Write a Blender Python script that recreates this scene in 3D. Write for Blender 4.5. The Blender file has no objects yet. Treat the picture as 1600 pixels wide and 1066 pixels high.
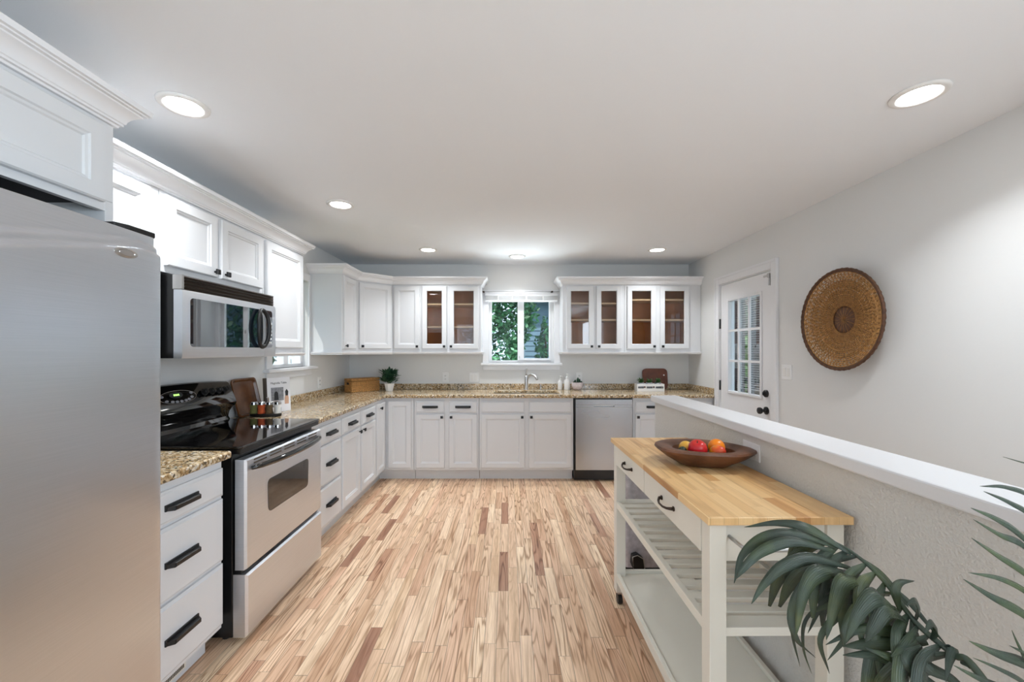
import bpy, bmesh, math, random
from mathutils import Vector, Matrix
random.seed(7)
R = math.radians
C = bpy.context.scene.collection
sc = bpy.context.scene

# ------------------------------------------------------------------ camera, world, sun, daylight, exposure
F, CX, CY, H = 635.0, 794.0, 548.0, 1.385
cam = bpy.data.cameras.new('camera'); cam_o = bpy.data.objects.new('camera', cam); C.objects.link(cam_o)
cam.sensor_width = 36; cam.lens = 36*F/1600
cam.shift_x = (800-CX)/1600; cam.shift_y = (CY-533)/1600
cam_o.location = (0, 0, H); cam_o.rotation_euler = (R(90), 0, 0); cam.clip_start = .02
sc.camera = cam_o
sc.view_settings.view_transform = 'Standard'; sc.view_settings.look = 'None'
sc.view_settings.gamma = 1; sc.view_settings.use_curve_mapping = False
sc.view_settings.exposure = 1.03

world = bpy.data.worlds.new('sky'); sc.world = world; world.use_nodes = True
wn = world.node_tree; bg = wn.nodes['Background']
bg.inputs[0].default_value = (.62, .80, 1, 1); bg.inputs[1].default_value = 1.0

def light(name, kind, loc, rot, energy, color=(1, 1, 1), parent=None, **kw):
    l = bpy.data.lights.new(name, kind); l.energy = energy; l.color = color
    for k, v in kw.items(): setattr(l, k, v)
    o = bpy.data.objects.new(name, l); C.objects.link(o); o.location = loc; o.rotation_euler = rot
    if parent: o.parent = parent
    return o
light('sun', 'SUN', (0, 0, 8), (R(38), 0, R(-38)), 1.8, (1, .95, .86), angle=R(1))
# daylight entering through the openings of the room
light('daylight_rear_window', 'AREA', (-.75, -3.5, 1.35), (R(90), 0, 0), 8, (.78, .89, 1), shape='RECTANGLE', size=1.7, size_y=1.7)
light('daylight_patio_door', 'AREA', (1.25, -3.5, 1.25), (R(90), 0, 0), 10, (.78, .89, 1), shape='RECTANGLE', size=1.5, size_y=2.0)
light('daylight_side_window', 'AREA', (2.12, -1.3, 1.5), (R(90), 0, R(90)), 45, (.78, .89, 1), shape='RECTANGLE', size=2.1, size_y=1.3)

light('far_ceiling_fill', 'AREA', (.16, 6.0, .25), (R(-132), 0, 0), 165, (.86, .94, 1), shape='RECTANGLE', size=2.0, size_y=1.0)  # added lamp below the sill, stands in for ground bounce on the far ceiling

# ------------------------------------------------------------------ helpers
def lin(r, g, b):
    f = lambda c: (c/255/12.92) if c/255 <= .04045 else ((c/255+.055)/1.055)**2.4
    return (f(r), f(g), f(b), 1)
def P(px, py, Y):                      # the point Y metres in front of the camera seen in that direction
    return Vector(((px-CX)*Y/F, Y, H-(py-CY)*Y/F))

class NT:
    def __init__(s, name):
        s.m = bpy.data.materials.new(name); s.m.use_nodes = True; s.t = s.m.node_tree
        s.b = s.t.nodes['Principled BSDF']
    def n(s, kind, ins=None, **props):
        nd = s.t.nodes.new('ShaderNode'+kind)
        for k, v in props.items(): setattr(nd, k, v)
        for k, v in (ins or {}).items(): s.put(nd.inputs[k], v)
        return nd
    def put(s, sock, v):
        if isinstance(v, bpy.types.NodeSocket): s.t.links.new(v, sock)
        else: sock.default_value = v
    def math(s, op, a, b=0.0, c=None):
        ins = {0: a, 1: b}
        if c is not None: ins[2] = c
        return s.n('Math', ins, operation=op).outputs[0]
    def ramp(s, fac, stops, interp='LINEAR'):
        nd = s.n('ValToRGB', {0: fac}); cr = nd.color_ramp; cr.interpolation = interp
        while len(cr.elements) < len(stops): cr.elements.new(.5)
        for e, (p, c) in zip(cr.elements, stops): e.position = p; e.color = c
        return nd.outputs[0]
    def mix(s, fac, a, b, mode='MIX'):
        nd = s.n('Mix', None, data_type='RGBA', blend_type=mode)
        s.put(nd.inputs[0], fac); s.put(nd.inputs[6], a); s.put(nd.inputs[7], b)
        return nd.outputs[2]
    def obj(s): return s.n('TexCoord').outputs['Object']
    def noise(s, vec, scale, detail=2, rough=.5, dist=0):
        return s.n('TexNoise', {'Vector': vec, 'Scale': scale, 'Detail': detail, 'Roughness': rough, 'Distortion': dist}).outputs[0]
    def bump(s, h, strength=.2, dist=.01):
        s.put(s.b.inputs['Normal'], s.n('Bump', {'Height': h, 'Strength': strength, 'Distance': dist}).outputs[0])
    def set(s, **kw):
        for k, v in kw.items(): s.put(s.b.inputs[k.replace('_', ' ')], v)
        return s

def simple(name, col, rough=.5, metal=0, noise=.0, nscale=30, bump=0, bscale=200, **kw):
    t = NT(name); t.set(Roughness=rough, Metallic=metal)
    if noise:
        v = t.noise(t.obj(), nscale, 3)
        k = t.ramp(v, [(.3, tuple(c*(1-noise) for c in col[:3])+(1,)), (.7, tuple(min(1, c*(1+noise*.5)) for c in col[:3])+(1,))])
        t.set(Base_Color=k)
    else: t.set(Base_Color=col)
    if bump: t.bump(t.noise(t.obj(), bscale, 2), bump, .003 if bump < 1 else .0045)
    for k, v in kw.items(): t.put(t.b.inputs[k.replace('_', ' ')], v)
    return t.m

def planks(name, w, L, stops, grain=.5, rough=.35, scale=1.0, gap=.02, gapcol=(.06, .035, .02, 1), axis='Y', lines=70):
    t = NT(name); sep = t.n('SeparateXYZ', {0: t.obj()})
    x, y = (sep.outputs[0], sep.outputs[1]) if axis == 'Y' else (sep.outputs[1], sep.outputs[0])
    z = sep.outputs[2]
    u = t.math('DIVIDE', x, w); strip = t.math('FLOOR', u)
    r1 = t.n('TexWhiteNoise', {'W': strip}, noise_dimensions='1D').outputs[0]
    ln = t.math('MULTIPLY_ADD', r1, L*.8, L*.6)
    v = t.math('ADD', t.math('DIVIDE', y, ln), t.math('MULTIPLY', r1, 17.3)); pl = t.math('FLOOR', v)
    idv = t.n('CombineXYZ', {0: strip, 1: pl}).outputs[0]
    r2 = t.n('TexWhiteNoise', {'Vector': idv}, noise_dimensions='2D').outputs[0]
    base = t.ramp(r2, stops)
    off = t.math('MULTIPLY', r2, 91.0)
    vec = t.n('CombineXYZ', {0: t.math('MULTIPLY', x, 13*scale), 1: t.math('MULTIPLY', y, .95*scale), 2: t.math('ADD', off, z)}).outputs[0]
    n1 = t.noise(vec, 1.0, 2, .5, .25)
    c1 = t.math('SINE', t.math('MULTIPLY', n1, lines))
    g1 = t.math('MULTIPLY', t.math('POWER', t.math('MULTIPLY_ADD', c1, .5, .5), 5.0), t.math('MULTIPLY_ADD', t.math('FRACT', t.math('MULTIPLY', r2, 7.31)), .8, .25))
    vec2 = t.n('CombineXYZ', {0: t.math('MULTIPLY', x, 260*scale), 1: t.math('MULTIPLY', y, 9*scale), 2: off}).outputs[0]
    n2 = t.noise(vec2, 1.0, 3, .6)
    vec3 = t.n('CombineXYZ', {0: t.math('MULTIPLY', x, 22), 1: t.math('MULTIPLY', y, 1.3), 2: off}).outputs[0]
    n3 = t.noise(vec3, 1.0, 2)
    k = t.math('MULTIPLY_ADD', g1, -.50*grain, 1.0)
    k = t.math('MULTIPLY', k, t.math('MULTIPLY_ADD', n2, .62*grain, 1-.31*grain))
    k = t.math('MULTIPLY', k, t.math('MULTIPLY_ADD', n3, .7*grain, 1-.30*grain))
    kc = t.n('CombineColor', {0: k, 1: t.math('POWER', k, 1.32), 2: t.math('POWER', k, 1.62)}).outputs[0]
    col = t.mix(1.0, base, kc, 'MULTIPLY')
    fu = t.math('FRACT', u); du = t.math('MINIMUM', fu, t.math('SUBTRACT', 1.0, fu))
    fv = t.math('FRACT', v); dv = t.math('MULTIPLY', t.math('MINIMUM', fv, t.math('SUBTRACT', 1.0, fv)), L/w)
    e = t.math('LESS_THAN', t.math('MINIMUM', du, dv), gap)
    col = t.mix(t.math('MULTIPLY', e, .55), col, gapcol)
    t.set(Base_Color=col, Roughness=t.math('MULTIPLY_ADD', n2, .2, rough))
    t.bump(t.math('MULTIPLY_ADD', e, -1.0, t.math('MULTIPLY', n2, .2)), .15, .002)
    return t.m

def granite(name):
    t = NT(name); o = t.obj()
    n1 = t.noise(o, 55, 4, .65); n2 = t.noise(t.n('VectorMath', {0: o, 1: (5, 3, 9)}, operation='ADD').outputs[0], 120, 3, .7)
    n0 = t.noise(o, 7, 2)
    base = t.ramp(n1, [(.33, lin(92, 72, 48)), (.43, lin(158, 128, 88)), (.52, lin(203, 182, 146)), (.62, lin(225, 210, 182)), (.72, lin(200, 170, 120))])
    base = t.mix(t.ramp(n0, [(.4, (0, 0, 0, 1)), (.65, (.5, .5, .5, 1))]), base, lin(186, 150, 104), 'MIX')
    vor = t.n('TexVoronoi', {'Vector': o, 'Scale': 95.0}); vc = t.n('SeparateColor', {0: vor.outputs['Color']}).outputs[0]
    dark = t.math('MULTIPLY', t.math('GREATER_THAN', vc, .80), t.math('GREATER_THAN', n1, .46))
    dk2 = t.math('GREATER_THAN', n2, .59)
    base = t.mix(t.math('MULTIPLY', dark, .85), base, lin(38, 30, 24))
    base = t.mix(t.math('MULTIPLY', dk2, .8), base, lin(52, 40, 30))
    lt = t.math('GREATER_THAN', t.n('SeparateColor', {0: vor.outputs['Color']}).outputs[1], .86)
    base = t.mix(t.math('MULTIPLY', lt, .6), base, lin(240, 234, 220))
    t.set(Base_Color=base, Roughness=.12)
    return t.m

def steel(name, col=.56, rough=.28, vertical=False, bump=.03):
    t = NT(name); sep = t.n('SeparateXYZ', {0: t.obj()})
    k = (4, 4, 500) if not vertical else (300, 300, 3)
    vec = t.n('VectorMath', {0: t.obj(), 1: k}, operation='MULTIPLY').outputs[0]
    n = t.noise(vec, 1.0, 2); n2 = t.noise(t.n('VectorMath', {0: t.obj(), 1: (1.2, 1.2, 5)}, operation='MULTIPLY').outputs[0], 1.0, 2)
    t.set(Base_Color=t.ramp(n, [(.3, (col*.91, col*.955, col*1.02, 1)), (.7, (col*.97, col*1.01, col*1.08, 1))]), Metallic=1.0,
          Roughness=t.math('MULTIPLY_ADD', n2, .12, rough-.06), Anisotropic=.6)
    t.bump(n, bump, .001)
    return t.m

def glass(name, tint=(1, 1, 1, 1), refl=.0):
    t = NT(name); t.t.nodes.remove(t.b)
    tr = t.n('BsdfTransparent', {0: tint}); gl = t.n('BsdfGlossy', {0: (1, 1, 1, 1), 1: .01})
    lw = t.n('LayerWeight', {0: .25}); fac = t.math('MULTIPLY_ADD', lw.outputs[0], .6 if refl else .35, refl*.5)
    mx = t.n('MixShader', {0: fac, 1: tr.outputs[0], 2: gl.outputs[0]})
    t.t.links.new(mx.outputs[0], t.t.nodes['Material Output'].inputs[0])
    return t.m

def emit(name, col, s):
    t = NT(name); t.set(Base_Color=col, Emission_Color=col, Emission_Strength=s); return t.m

def palm_mat():
    t = NT('palm_leaf'); n = t.noise(t.obj(), 11, 3); uv = t.n('TexCoord').outputs['UV']; sp = t.n('SeparateXYZ', {0: uv})
    wv = t.math('SINE', t.math('MULTIPLY', sp.outputs[0], 62.0)); rib = t.math('MULTIPLY_ADD', wv, .5, .5)
    fine = t.noise(t.n('CombineXYZ', {0: t.math('MULTIPLY', sp.outputs[0], 30.0), 1: t.math('MULTIPLY', sp.outputs[1], 2.0), 2: n}).outputs[0], 1.0, 2)
    c = t.ramp(n, [(.30, lin(28, 38, 30)), (.48, lin(42, 56, 40)), (.62, lin(62, 76, 38)), (.74, lin(92, 98, 48))])
    t.set(Base_Color=t.mix(t.math('MULTIPLY', fine, .55), c, lin(92, 106, 96)), Roughness=.27)
    t.bump(t.math('ADD', t.math('MULTIPLY', rib, .5), fine), .5, .0015)
    return t.m
M = dict(
    wall=simple('wall_paint', lin(227, 227, 226), .75, bump=.08, bscale=90),
    wall_tex=simple('textured_wall_paint', lin(220, 218, 213), .6, bump=1.0, bscale=130),
    ceil=simple('ceiling_paint', lin(240, 243, 247), .8, bump=.05, bscale=80),
    cab=simple('white_cabinet_paint', lin(220, 221, 223), .36),
    trim=simple('white_trim_paint', lin(234, 234, 236), .35),
    floor=planks('oak_strip_floor', .057, .62, [(0, lin(230, 197, 164)), (.25, lin(218, 180, 147)), (.5, lin(235, 206, 173)), (.7, lin(208, 165, 133)), (.85, lin(226, 192, 156)), (.93, lin(196, 150, 118)), (.97, lin(164, 118, 92))], grain=1.12, rough=.28, gap=.025),
    butcher=planks('butcher_block', .042, .34, [(0, lin(222, 176, 118)), (.4, lin(238, 200, 146)), (.7, lin(228, 184, 126)), (1, lin(205, 152, 96))], grain=.42, rough=.3, gap=.006, axis='Y', lines=30),
    granite=granite('granite'),
    black=simple('matte_black_metal', lin(22, 22, 24), .38),
    blackplastic=simple('black_plastic', lin(16, 16, 17), .45),
    blackgloss=simple('black_gloss', lin(7, 7, 8), .06, Coat_Weight=.6, Coat_Roughness=.03),
    darkglass=simple('dark_glass', lin(18, 28, 36), .03, Specular_IOR_Level=1.0, Coat_Weight=1.0, Coat_Roughness=.01, Coat_IOR=1.95),
    ovenglass=simple('oven_glass', lin(52, 46, 42), .05, Specular_IOR_Level=.9),
    steel=steel('stainless_steel', .80, .42),
    fridge=steel('fridge_steel', .74, .30, bump=.006),
    steelv=steel('dishwasher_steel', .50, .26, True),
    chrome=simple('chrome', (.7, .7, .72, 1), .08, 1),
    nickel=simple('brushed_nickel', (.55, .54, .53, 1), .3, 1),
    bronze=simple('dark_bronze', lin(72, 62, 54), .35, .8),
    glass=glass('clear_glass', (.97, .98, .98, 1)),
    cabglass=glass('cabinet_glass', (.93, .93, .93, 1), .05),
    cabwood=simple('cabinet_interior_wood', lin(204, 132, 70), .45, noise=.18, nscale=9),
    shelfwood=simple('shelf_edge_wood', lin(226, 192, 150), .45, noise=.1, nscale=20),
    lamp=emit('lamp_diffuser', (1, .97, .92, 1), 9.0),
    ring=simple('lamp_ring', lin(236, 235, 233), .5),
    plate=simple('outlet_plastic', lin(238, 238, 238), .35),
    slot=simple('socket_slot', lin(24, 24, 24), .6),
    vent=simple('vent_slot', lin(96, 84, 72), .8),
    walnut=simple('walnut_wood', lin(104, 64, 36), .25, noise=.4, nscale=12),
    board=simple('dark_board_wood', lin(112, 58, 36), .35, noise=.35, nscale=14),
    bowl=simple('bowl_wood', lin(108, 70, 48), .42, noise=.55, nscale=11, bump=.5, bscale=50),
    cart=simple('cart_cream_paint', lin(232, 228, 216), .4),
    leaf=palm_mat(),
    stem=simple('palm_stem', lin(74, 96, 58), .5),
    leafdark=simple('houseplant_leaf', lin(34, 74, 50), .5, noise=.3, nscale=60),
    succ=simple('succulent_leaf', lin(62, 104, 48), .5, noise=.3, nscale=80),
    soil=simple('soil', lin(50, 38, 30), .9, bump=.5),
    ceramic=simple('white_ceramic', lin(236, 235, 233), .3),
    pink=simple('speckled_pot', lin(222, 208, 208), .5, noise=.25, nscale=70),
    wicker=simple('wicker', lin(150, 104, 54), .6, noise=.45, nscale=70, bump=.4, bscale=300),
    wickerdk=simple('dark_wicker', lin(92, 58, 36), .6, noise=.4, nscale=60, bump=.4, bscale=300),
    wickerlt=simple('light_seagrass', lin(190, 140, 80), .6, noise=.4, nscale=60, bump=.4, bscale=250),
    paper=simple('book_paper', lin(236, 235, 238), .5),
    ink=simple('dark_ink', lin(40, 40, 44), .6),
    spine=simple('book_spine', lin(112, 106, 98), .6),
    photo_grey=simple('cover_grey', lin(150, 150, 155), .5, noise=.4, nscale=60),
    skin=simple('cover_skin', lin(205, 165, 140), .5),
    oven=simple('black_enamel', lin(14, 14, 15), .3),
    trash=simple('bin_steel', lin(196, 192, 198), .35, .25, noise=.25, nscale=30),
    foliage=simple('foliage', lin(34, 84, 48), .5, noise=.5, nscale=3),
    foliagelt=simple('foliage_light', lin(96, 146, 60), .5, noise=.3, nscale=4),
    bark=simple('bark', lin(80, 66, 52), .9, noise=.3),
    grass=simple('lawn', lin(86, 120, 56), .9, noise=.4, nscale=6),
    siding=simple('blue_grey_siding', lin(112, 140, 160), .7, noise=.12, nscale=8),
    deck_and_shade=simple('deck_wood_and_shade', lin(52, 50, 54), .7),  # also colours the shaded gap over the refrigerator
    flower=simple('white_petals', lin(240, 238, 230), .6),
)

class G:
    def __init__(s, M=None): s.bm = bmesh.new(); s.M = M
    def box(s, x0, x1, y0, y1, z0, z1, M=None):
        vs = [s.bm.verts.new((x, y, z)) for x in (x0, x1) for y in (y0, y1) for z in (z0, z1)]
        for q in ((0, 1, 3, 2), (4, 6, 7, 5), (0, 4, 5, 1), (2, 3, 7, 6), (0, 2, 6, 4), (1, 5, 7, 3)):
            s.bm.faces.new([vs[i] for i in q])
        if M: 
            for v in vs: v.co = M @ v.co
        return s
    def loft(s, loops, cap0=True, cap1=True, close=True, cyc=False):
        L = [[s.bm.verts.new(p) for p in lp] for lp in loops]
        n = len(L[0])
        pairs = list(zip(L, L[1:])) + ([(L[-1], L[0])] if cyc else [])
        for a, b in pairs:
            for i in range(n if close else n-1):
                j = (i+1) % n
                s.bm.faces.new((a[i], a[j], b[j], b[i]))
        if not cyc and close:
            if cap0: s.bm.faces.new(L[0][::-1])
            if cap1: s.bm.faces.new(L[-1])
        return s
    def rect(s, x0, x1, z0, z1, prof, cyc=False, cap0=True):
        s.loft([[(x0+i, y, z0+i), (x1-i, y, z0+i), (x1-i, y, z1-i), (x0+i, y, z1-i)] for i, y in prof], cyc=cyc, cap0=cap0)
        return s
    def tube(s, pts, r, seg=10, cyc=False, flat=1.0):
        pts = [Vector(p) for p in pts]; n = len(pts); rs = r if isinstance(r, (list, tuple)) else [r]*n
        up = None; loops = []
        for i, p in enumerate(pts):
            if cyc: t = pts[(i+1) % n]-pts[i-1]
            else: t = pts[min(i+1, n-1)]-pts[max(i-1, 0)]
            t.normalize()
            if up is None:
                up = Vector((0, 0, 1)) if abs(t.z) < .9 else Vector((1, 0, 0))
            up = (up-t*up.dot(t)).normalized(); sd = t.cross(up)
            loops.append([p+(up*math.cos(a)*flat+sd*math.sin(a))*rs[i] for a in [2*math.pi*k/seg for k in range(seg)]])
        s.loft(loops, cyc=cyc); return s
    def lathe(s, prof, c=(0, 0, 0), seg=32, sx=1, sy=1, M=None, warp=None):
        loops = []
        for r, z in prof:
            lp = []
            for k in range(seg):
                a = 2*math.pi*k/seg; w = warp(a, z) if warp else 1
                v = Vector((c[0]+max(r, 1e-4)*w*sx*math.cos(a), c[1]+max(r, 1e-4)*w*sy*math.sin(a), c[2]+z))
                lp.append(M @ v if M else v)
            loops.append(lp)
        s.loft(loops); return s
    def ball(s, c, rx, ry=None, rz=None, seg=20, M=None, warp=None):
        ry = ry or rx; rz = rz or rx; n = 12
        prof = [(math.sin(math.pi*k/n), -math.cos(math.pi*k/n)*rz) for k in range(n+1)]
        s.lathe(prof, c, seg, rx, ry, M, warp); return s
    def prism(s, out, z0, z1, axis='z'):
        f = {'z': lambda a, b, h: (a, b, h), 'y': lambda a, b, h: (a, h, b), 'x': lambda a, b, h: (h, a, b)}[axis]
        s.loft([[f(a, b, z0) for a, b in out], [f(a, b, z1) for a, b in out]]); return s
    def strip(s, pts, widths, side, fold=0.0, uv=True):
        # a leaf blade: a folded ribbon along pts
        pts = [Vector(p) for p in pts]; n = len(pts); rows = []
        for i, p in enumerate(pts):
            t = (pts[min(i+1, n-1)]-pts[max(i-1, 0)]).normalized()
            sd = Vector(side); sd = (sd-t*sd.dot(t)).normalized(); nn = t.cross(sd)
            w = widths[i]/2
            rows.append([s.bm.verts.new(p+sd*w+nn*fold*w), s.bm.verts.new(p), s.bm.verts.new(p-sd*w+nn*fold*w)])
        ul = s.bm.loops.layers.uv.verify(); v = 0
        for i, (a, b) in enumerate(zip(rows, rows[1:])):
            for k in (0, 1):
                f = s.bm.faces.new((a[k], a[k+1], b[k+1], b[k]))
                for lp, (uu, vv_) in zip(f.loops, ((k, i), (k+1, i), (k+1, i+1), (k, i+1))): lp[ul].uv = (uu/2, vv_/10)
        return s
    def sweep(s, path, prof, cap=True):
        # mitred moulding: path in XY, profile (outwards = right of travel, z)
        n = len(path); loops = []
        for i, p in enumerate(path):
            p = Vector(p); d = []
            if i > 0: d.append((p-Vector(path[i-1])).normalized())
            if i < n-1: d.append((Vector(path[i+1])-p).normalized())
            rt = [Vector((q.y, -q.x)) for q in d]
            m = rt[0] if len(rt) == 1 else (rt[0]+rt[1])/(1+rt[0].dot(rt[1]))
            loops.append([(p.x+m.x*o, p.y+m.y*o, z) for o, z in prof])
        s.loft(loops, close=True); return s
    def add(s, me_or_bm): return s
    def build(s, name, mat, parent=None, smooth=False, bevel=0, world=False, sub=0, seg=2, solid=0, auto=None):
        bmesh.ops.recalc_face_normals(s.bm, faces=s.bm.faces[:])
        if s.M: s.bm.transform(s.M)
        if world and parent is not None: s.bm.transform(WM(parent).inverted())
        me = bpy.data.meshes.new(name); s.bm.to_mesh(me); s.bm.free()
        o = bpy.data.objects.new(name, me); C.objects.link(o)
        me.materials.append(M[mat] if isinstance(mat, str) else mat)
        if smooth: me.shade_smooth()
        if parent is not None: o.parent = parent
        if auto is not None:
            me.shade_smooth(); 
            bm = bmesh.new(); bm.from_mesh(me)
            for e in bm.edges:
                if len(e.link_faces) == 2 and e.calc_face_angle(0) > auto: e.smooth = False
            bm.to_mesh(me); bm.free()
        if solid:
            md = o.modifiers.new('solid', 'SOLIDIFY'); md.thickness = solid; md.offset = 0
        if bevel:
            md = o.modifiers.new('bevel', 'BEVEL'); md.width = bevel; md.segments = seg; md.limit_method = 'ANGLE'; md.angle_limit = R(35)
        if sub:
            md = o.modifiers.new('sub', 'SUBSURF'); md.levels = sub; md.render_levels = sub
        return o
def WM(o):
    m = Matrix.Translation(o.location) @ o.rotation_euler.to_matrix().to_4x4()
    return (WM(o.parent) @ m) if o.parent else m
def thing(name, label, cat, loc=(0, 0, 0), rz=0, group=None):
    o = bpy.data.objects.new(name, None); C.objects.link(o); o.location = loc; o.rotation_euler = (0, 0, rz)
    o.empty_display_size = .1
    return tag(o, label, cat, group)
def tag(o, label, cat, group=None):
    o['label'] = label; o['category'] = cat
    if group: o['group'] = group
    return o
def struct(o, kind='structure'): o['kind'] = kind; return o
def sempty(name, loc=(0, 0, 0), rz=0):
    o = bpy.data.objects.new(name, None); C.objects.link(o); o.location = loc; o.rotation_euler = (0, 0, rz)
    return struct(o)
def copy_tree(o, parent=None):
    c = o.copy(); C.objects.link(c)
    if parent is not None: c.parent = parent; c.matrix_parent_inverse = o.matrix_parent_inverse
    for ch in list(o.children): copy_tree(ch, c)
    return c
def text(s, size, name, mat, M4, parent, depth=.0008, align='CENTER'):
    cu = bpy.data.curves.new(name, 'FONT'); cu.body = s; cu.size = size; cu.extrude = depth; cu.align_x = align; cu.align_y = 'CENTER'
    t = bpy.data.objects.new('tmp', cu); C.objects.link(t)
    me = bpy.data.meshes.new_from_object(t.evaluated_get(bpy.context.evaluated_depsgraph_get()))
    bpy.data.objects.remove(t)
    me.transform(M4); me.materials.clear(); me.materials.append(M[mat])
    o = bpy.data.objects.new(name, me); C.objects.link(o); o.parent = parent
    return o

# ------------------------------------------------------------------ the room
XL, XR, YB, YF, ZC = -1.925, 2.19, 4.93, -3.6, 2.43
struct(G().box(XL-.2, XR+.2, YF-.2, YB+.2, -.12, 0).build('floor', 'floor'))
struct(G().box(XL-.2, XR+.2, YF-.2, YB+.2, ZC, ZC+.15).build('ceiling', 'ceil'))
def holed(g, a0, a1, z0, z1, holes, f):
    # wall in cells around rectangular holes, f(a0,a1,z0,z1) adds a box
    As = sorted({a0, a1, *[h[0] for h in holes], *[h[1] for h in holes]})
    for p, q in zip(As, As[1:]):
        hs = sorted([h for h in holes if h[0] <= p and h[1] >= q], key=lambda h: h[2]); z = z0
        for h in hs:
            if h[2] > z: f(p, q, z, h[2])
            z = h[3]
        if z < z1: f(p, q, z, z1)
BW = (-.235, .555, 1.235, 2.045)      # sink window opening
LW = (3.29, 3.90, 1.235, 2.045)
DR = (3.365, 4.20, 0, 2.062)
g = G(); holed(g, XL-.2, XR+.2, 0, ZC, [BW], lambda a, b, c, d: g.box(a, b, YB, YB+.15, c, d)); struct(g.build('wall_back', 'wall'))
g = G(); holed(g, YF, YB, 0, ZC, [LW], lambda a, b, c, d: g.box(XL-.15, XL, a, b, c, d)); struct(g.build('wall_left', 'wall'))
RW = (-2.45, -.15, .75, 2.2)
g = G(); holed(g, YF, YB, 0, ZC, [DR, RW], lambda a, b, c, d: g.box(XR, XR+.15, a, b, c, d)); struct(g.build('wall_right', 'wall'))
FW1, FW2 = (-1.6, .1, .5, 2.2), (.5, 2.0, .1, 2.15)
g = G(); holed(g, XL-.2, XR+.2, 0, ZC, [FW1, FW2], lambda a, b, c, d: g.box(a, b, YF-.15, YF, c, d)); struct(g.build('wall_front', 'wall'))
# panes and frames of the openings behind the camera
for i, (a, b, c, d, ax) in enumerate([(*FW1, 'y'), (*FW2, 'y'), (*RW, 'x')]):
    w = sempty(f'window_{i+3}')
    g = G(); T = .05
    def fb(p, q, r, s_):
        if ax == 'y': g.box(p, q, YF-.10, YF-.05, r, s_)
        else: g.box(XR+.05, XR+.10, p, q, r, s_)
    fb(a, a+T, c, d); fb(b-T, b, c, d); fb(a+T, b-T, c, c+T); fb(a+T, b-T, d-T, d); m = (a+b)/2; fb(m-.025, m+.025, c+T, d-T)
    g.build('window_frame', 'trim', w)
    g = G()
    if ax == 'y': g.box(a+T, b-T, YF-.08, YF-.076, c+T, d-T)
    else: g.box(XR+.07, XR+.074, a+T, b-T, c+T, d-T)
    g.build('window_pane', 'glass', w)

# sink window in the back wall
w = sempty('window_1'); x0, x1, z0, z1 = BW
g = G()
g.box(x0-.075, x0, YB-.018, YB, z0-.0, z1+.07); g.box(x1, x1+.075, YB-.018, YB, z0-.0, z1+.07)
g.box(x0, x1, YB-.018, YB, z1, z1+.07); g.build('casing', 'trim', w, bevel=.004)
g = G().box(x0-.095, x1+.095, YB-.055, YB+.14, z0-.028, z0); g.build('sill', 'trim', w, bevel=.005)
g = G().box(x0-.07, x1+.07, YB-.014, YB, z0-.085, z0-.028); g.build('apron', 'trim', w, bevel=.003)
g = G(); yw0, yw1 = YB+.05, YB+.10
T = .035
g.box(x0, x0+T, yw0, yw1, z0, z1); g.box(x1-T, x1, yw0, yw1, z0, z1); g.box(x0+T, x1-T, yw0, yw1, z0, z0+.03); g.box(x0+T, x1-T, yw0, yw1, z1-.03, z1)
xm = .148; g.box(xm-.032, xm+.032, yw0-.01, yw1, z0+.03, z1-.03)
g.box(x1-T-.02, x1-T, yw0-.01, yw1-.01, z0+.03, z1-.03); g.box(xm+.032, xm+.045, yw0-.005, yw1-.01, z0+.03, z1-.03)
g.box(xm+.045, x1-T-.02, yw0-.01, yw1-.01, z0+.03, z0+.055); g.build('window_frame', 'trim', w, bevel=.002)
G().box(x0+T, xm-.032, yw0+.02, yw0+.024, z0+.03, z1-.03).build('window_pane', 'glass', w)
G().box(xm+.045, x1-T-.02, yw0+.01, yw0+.014, z0+.055, z1-.03).build('window_pane', 'glass', w)
g = G(); g.box(xm-.014, xm-.004, yw0-.03, yw0-.01, z0+.055, z0+.085); g.box(xm-.012, xm-.006, yw0-.036, yw0-.01, z0+.36, z0+.40)
g.build('latch', 'nickel', w, bevel=.002)
# raised blind
b = thing('window_blind', 'raised white slat blind gathered at the top of the sink window', 'blind', (.16, YB-.03, 1.99))
g = G().box(x0-.045, x1+.045, YB-.05, YB-.018, 2.045, 2.075); g.build('head_rail', 'trim', b, world=True, bevel=.003)
g = G()
for k in range(9): g.box(x0-.04, x1+.04, YB-.047, YB-.02, 1.998+k*.005, 2.0005+k*.005)
g.build('slat', 'plate', b, world=True)['kind'] = 'stuff'
g = G().box(x0-.04, x1+.04, YB-.049, YB-.019, 1.972, 1.994); g.build('bottom_rail', 'trim', b, world=True, bevel=.003)
for xx in (-.12, .05, .22, .42):
    G().box(xx-.006, xx+.006, YB-.0525, YB-.0505, 1.97, 2.04).build('ladder_tape', 'ring', b, world=True)
cr = thing('curtain_rod', 'thin metal curtain rod mounted across the top of the sink window', 'rod', (.16, YB-.07, 2.09))
G().tube([(x0-.07, YB-.075, 2.09), (x1+.06, YB-.075, 2.09)], .0035, 8).build('rod', 'nickel', cr, True, world=True)
for xx in (x0-.06, x1-.03):
    G().box(xx-.012, xx+.012, YB-.082, YB-.0185, 2.082, 2.098).build('bracket', 'bronze', cr, world=True, bevel=.003)
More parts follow.
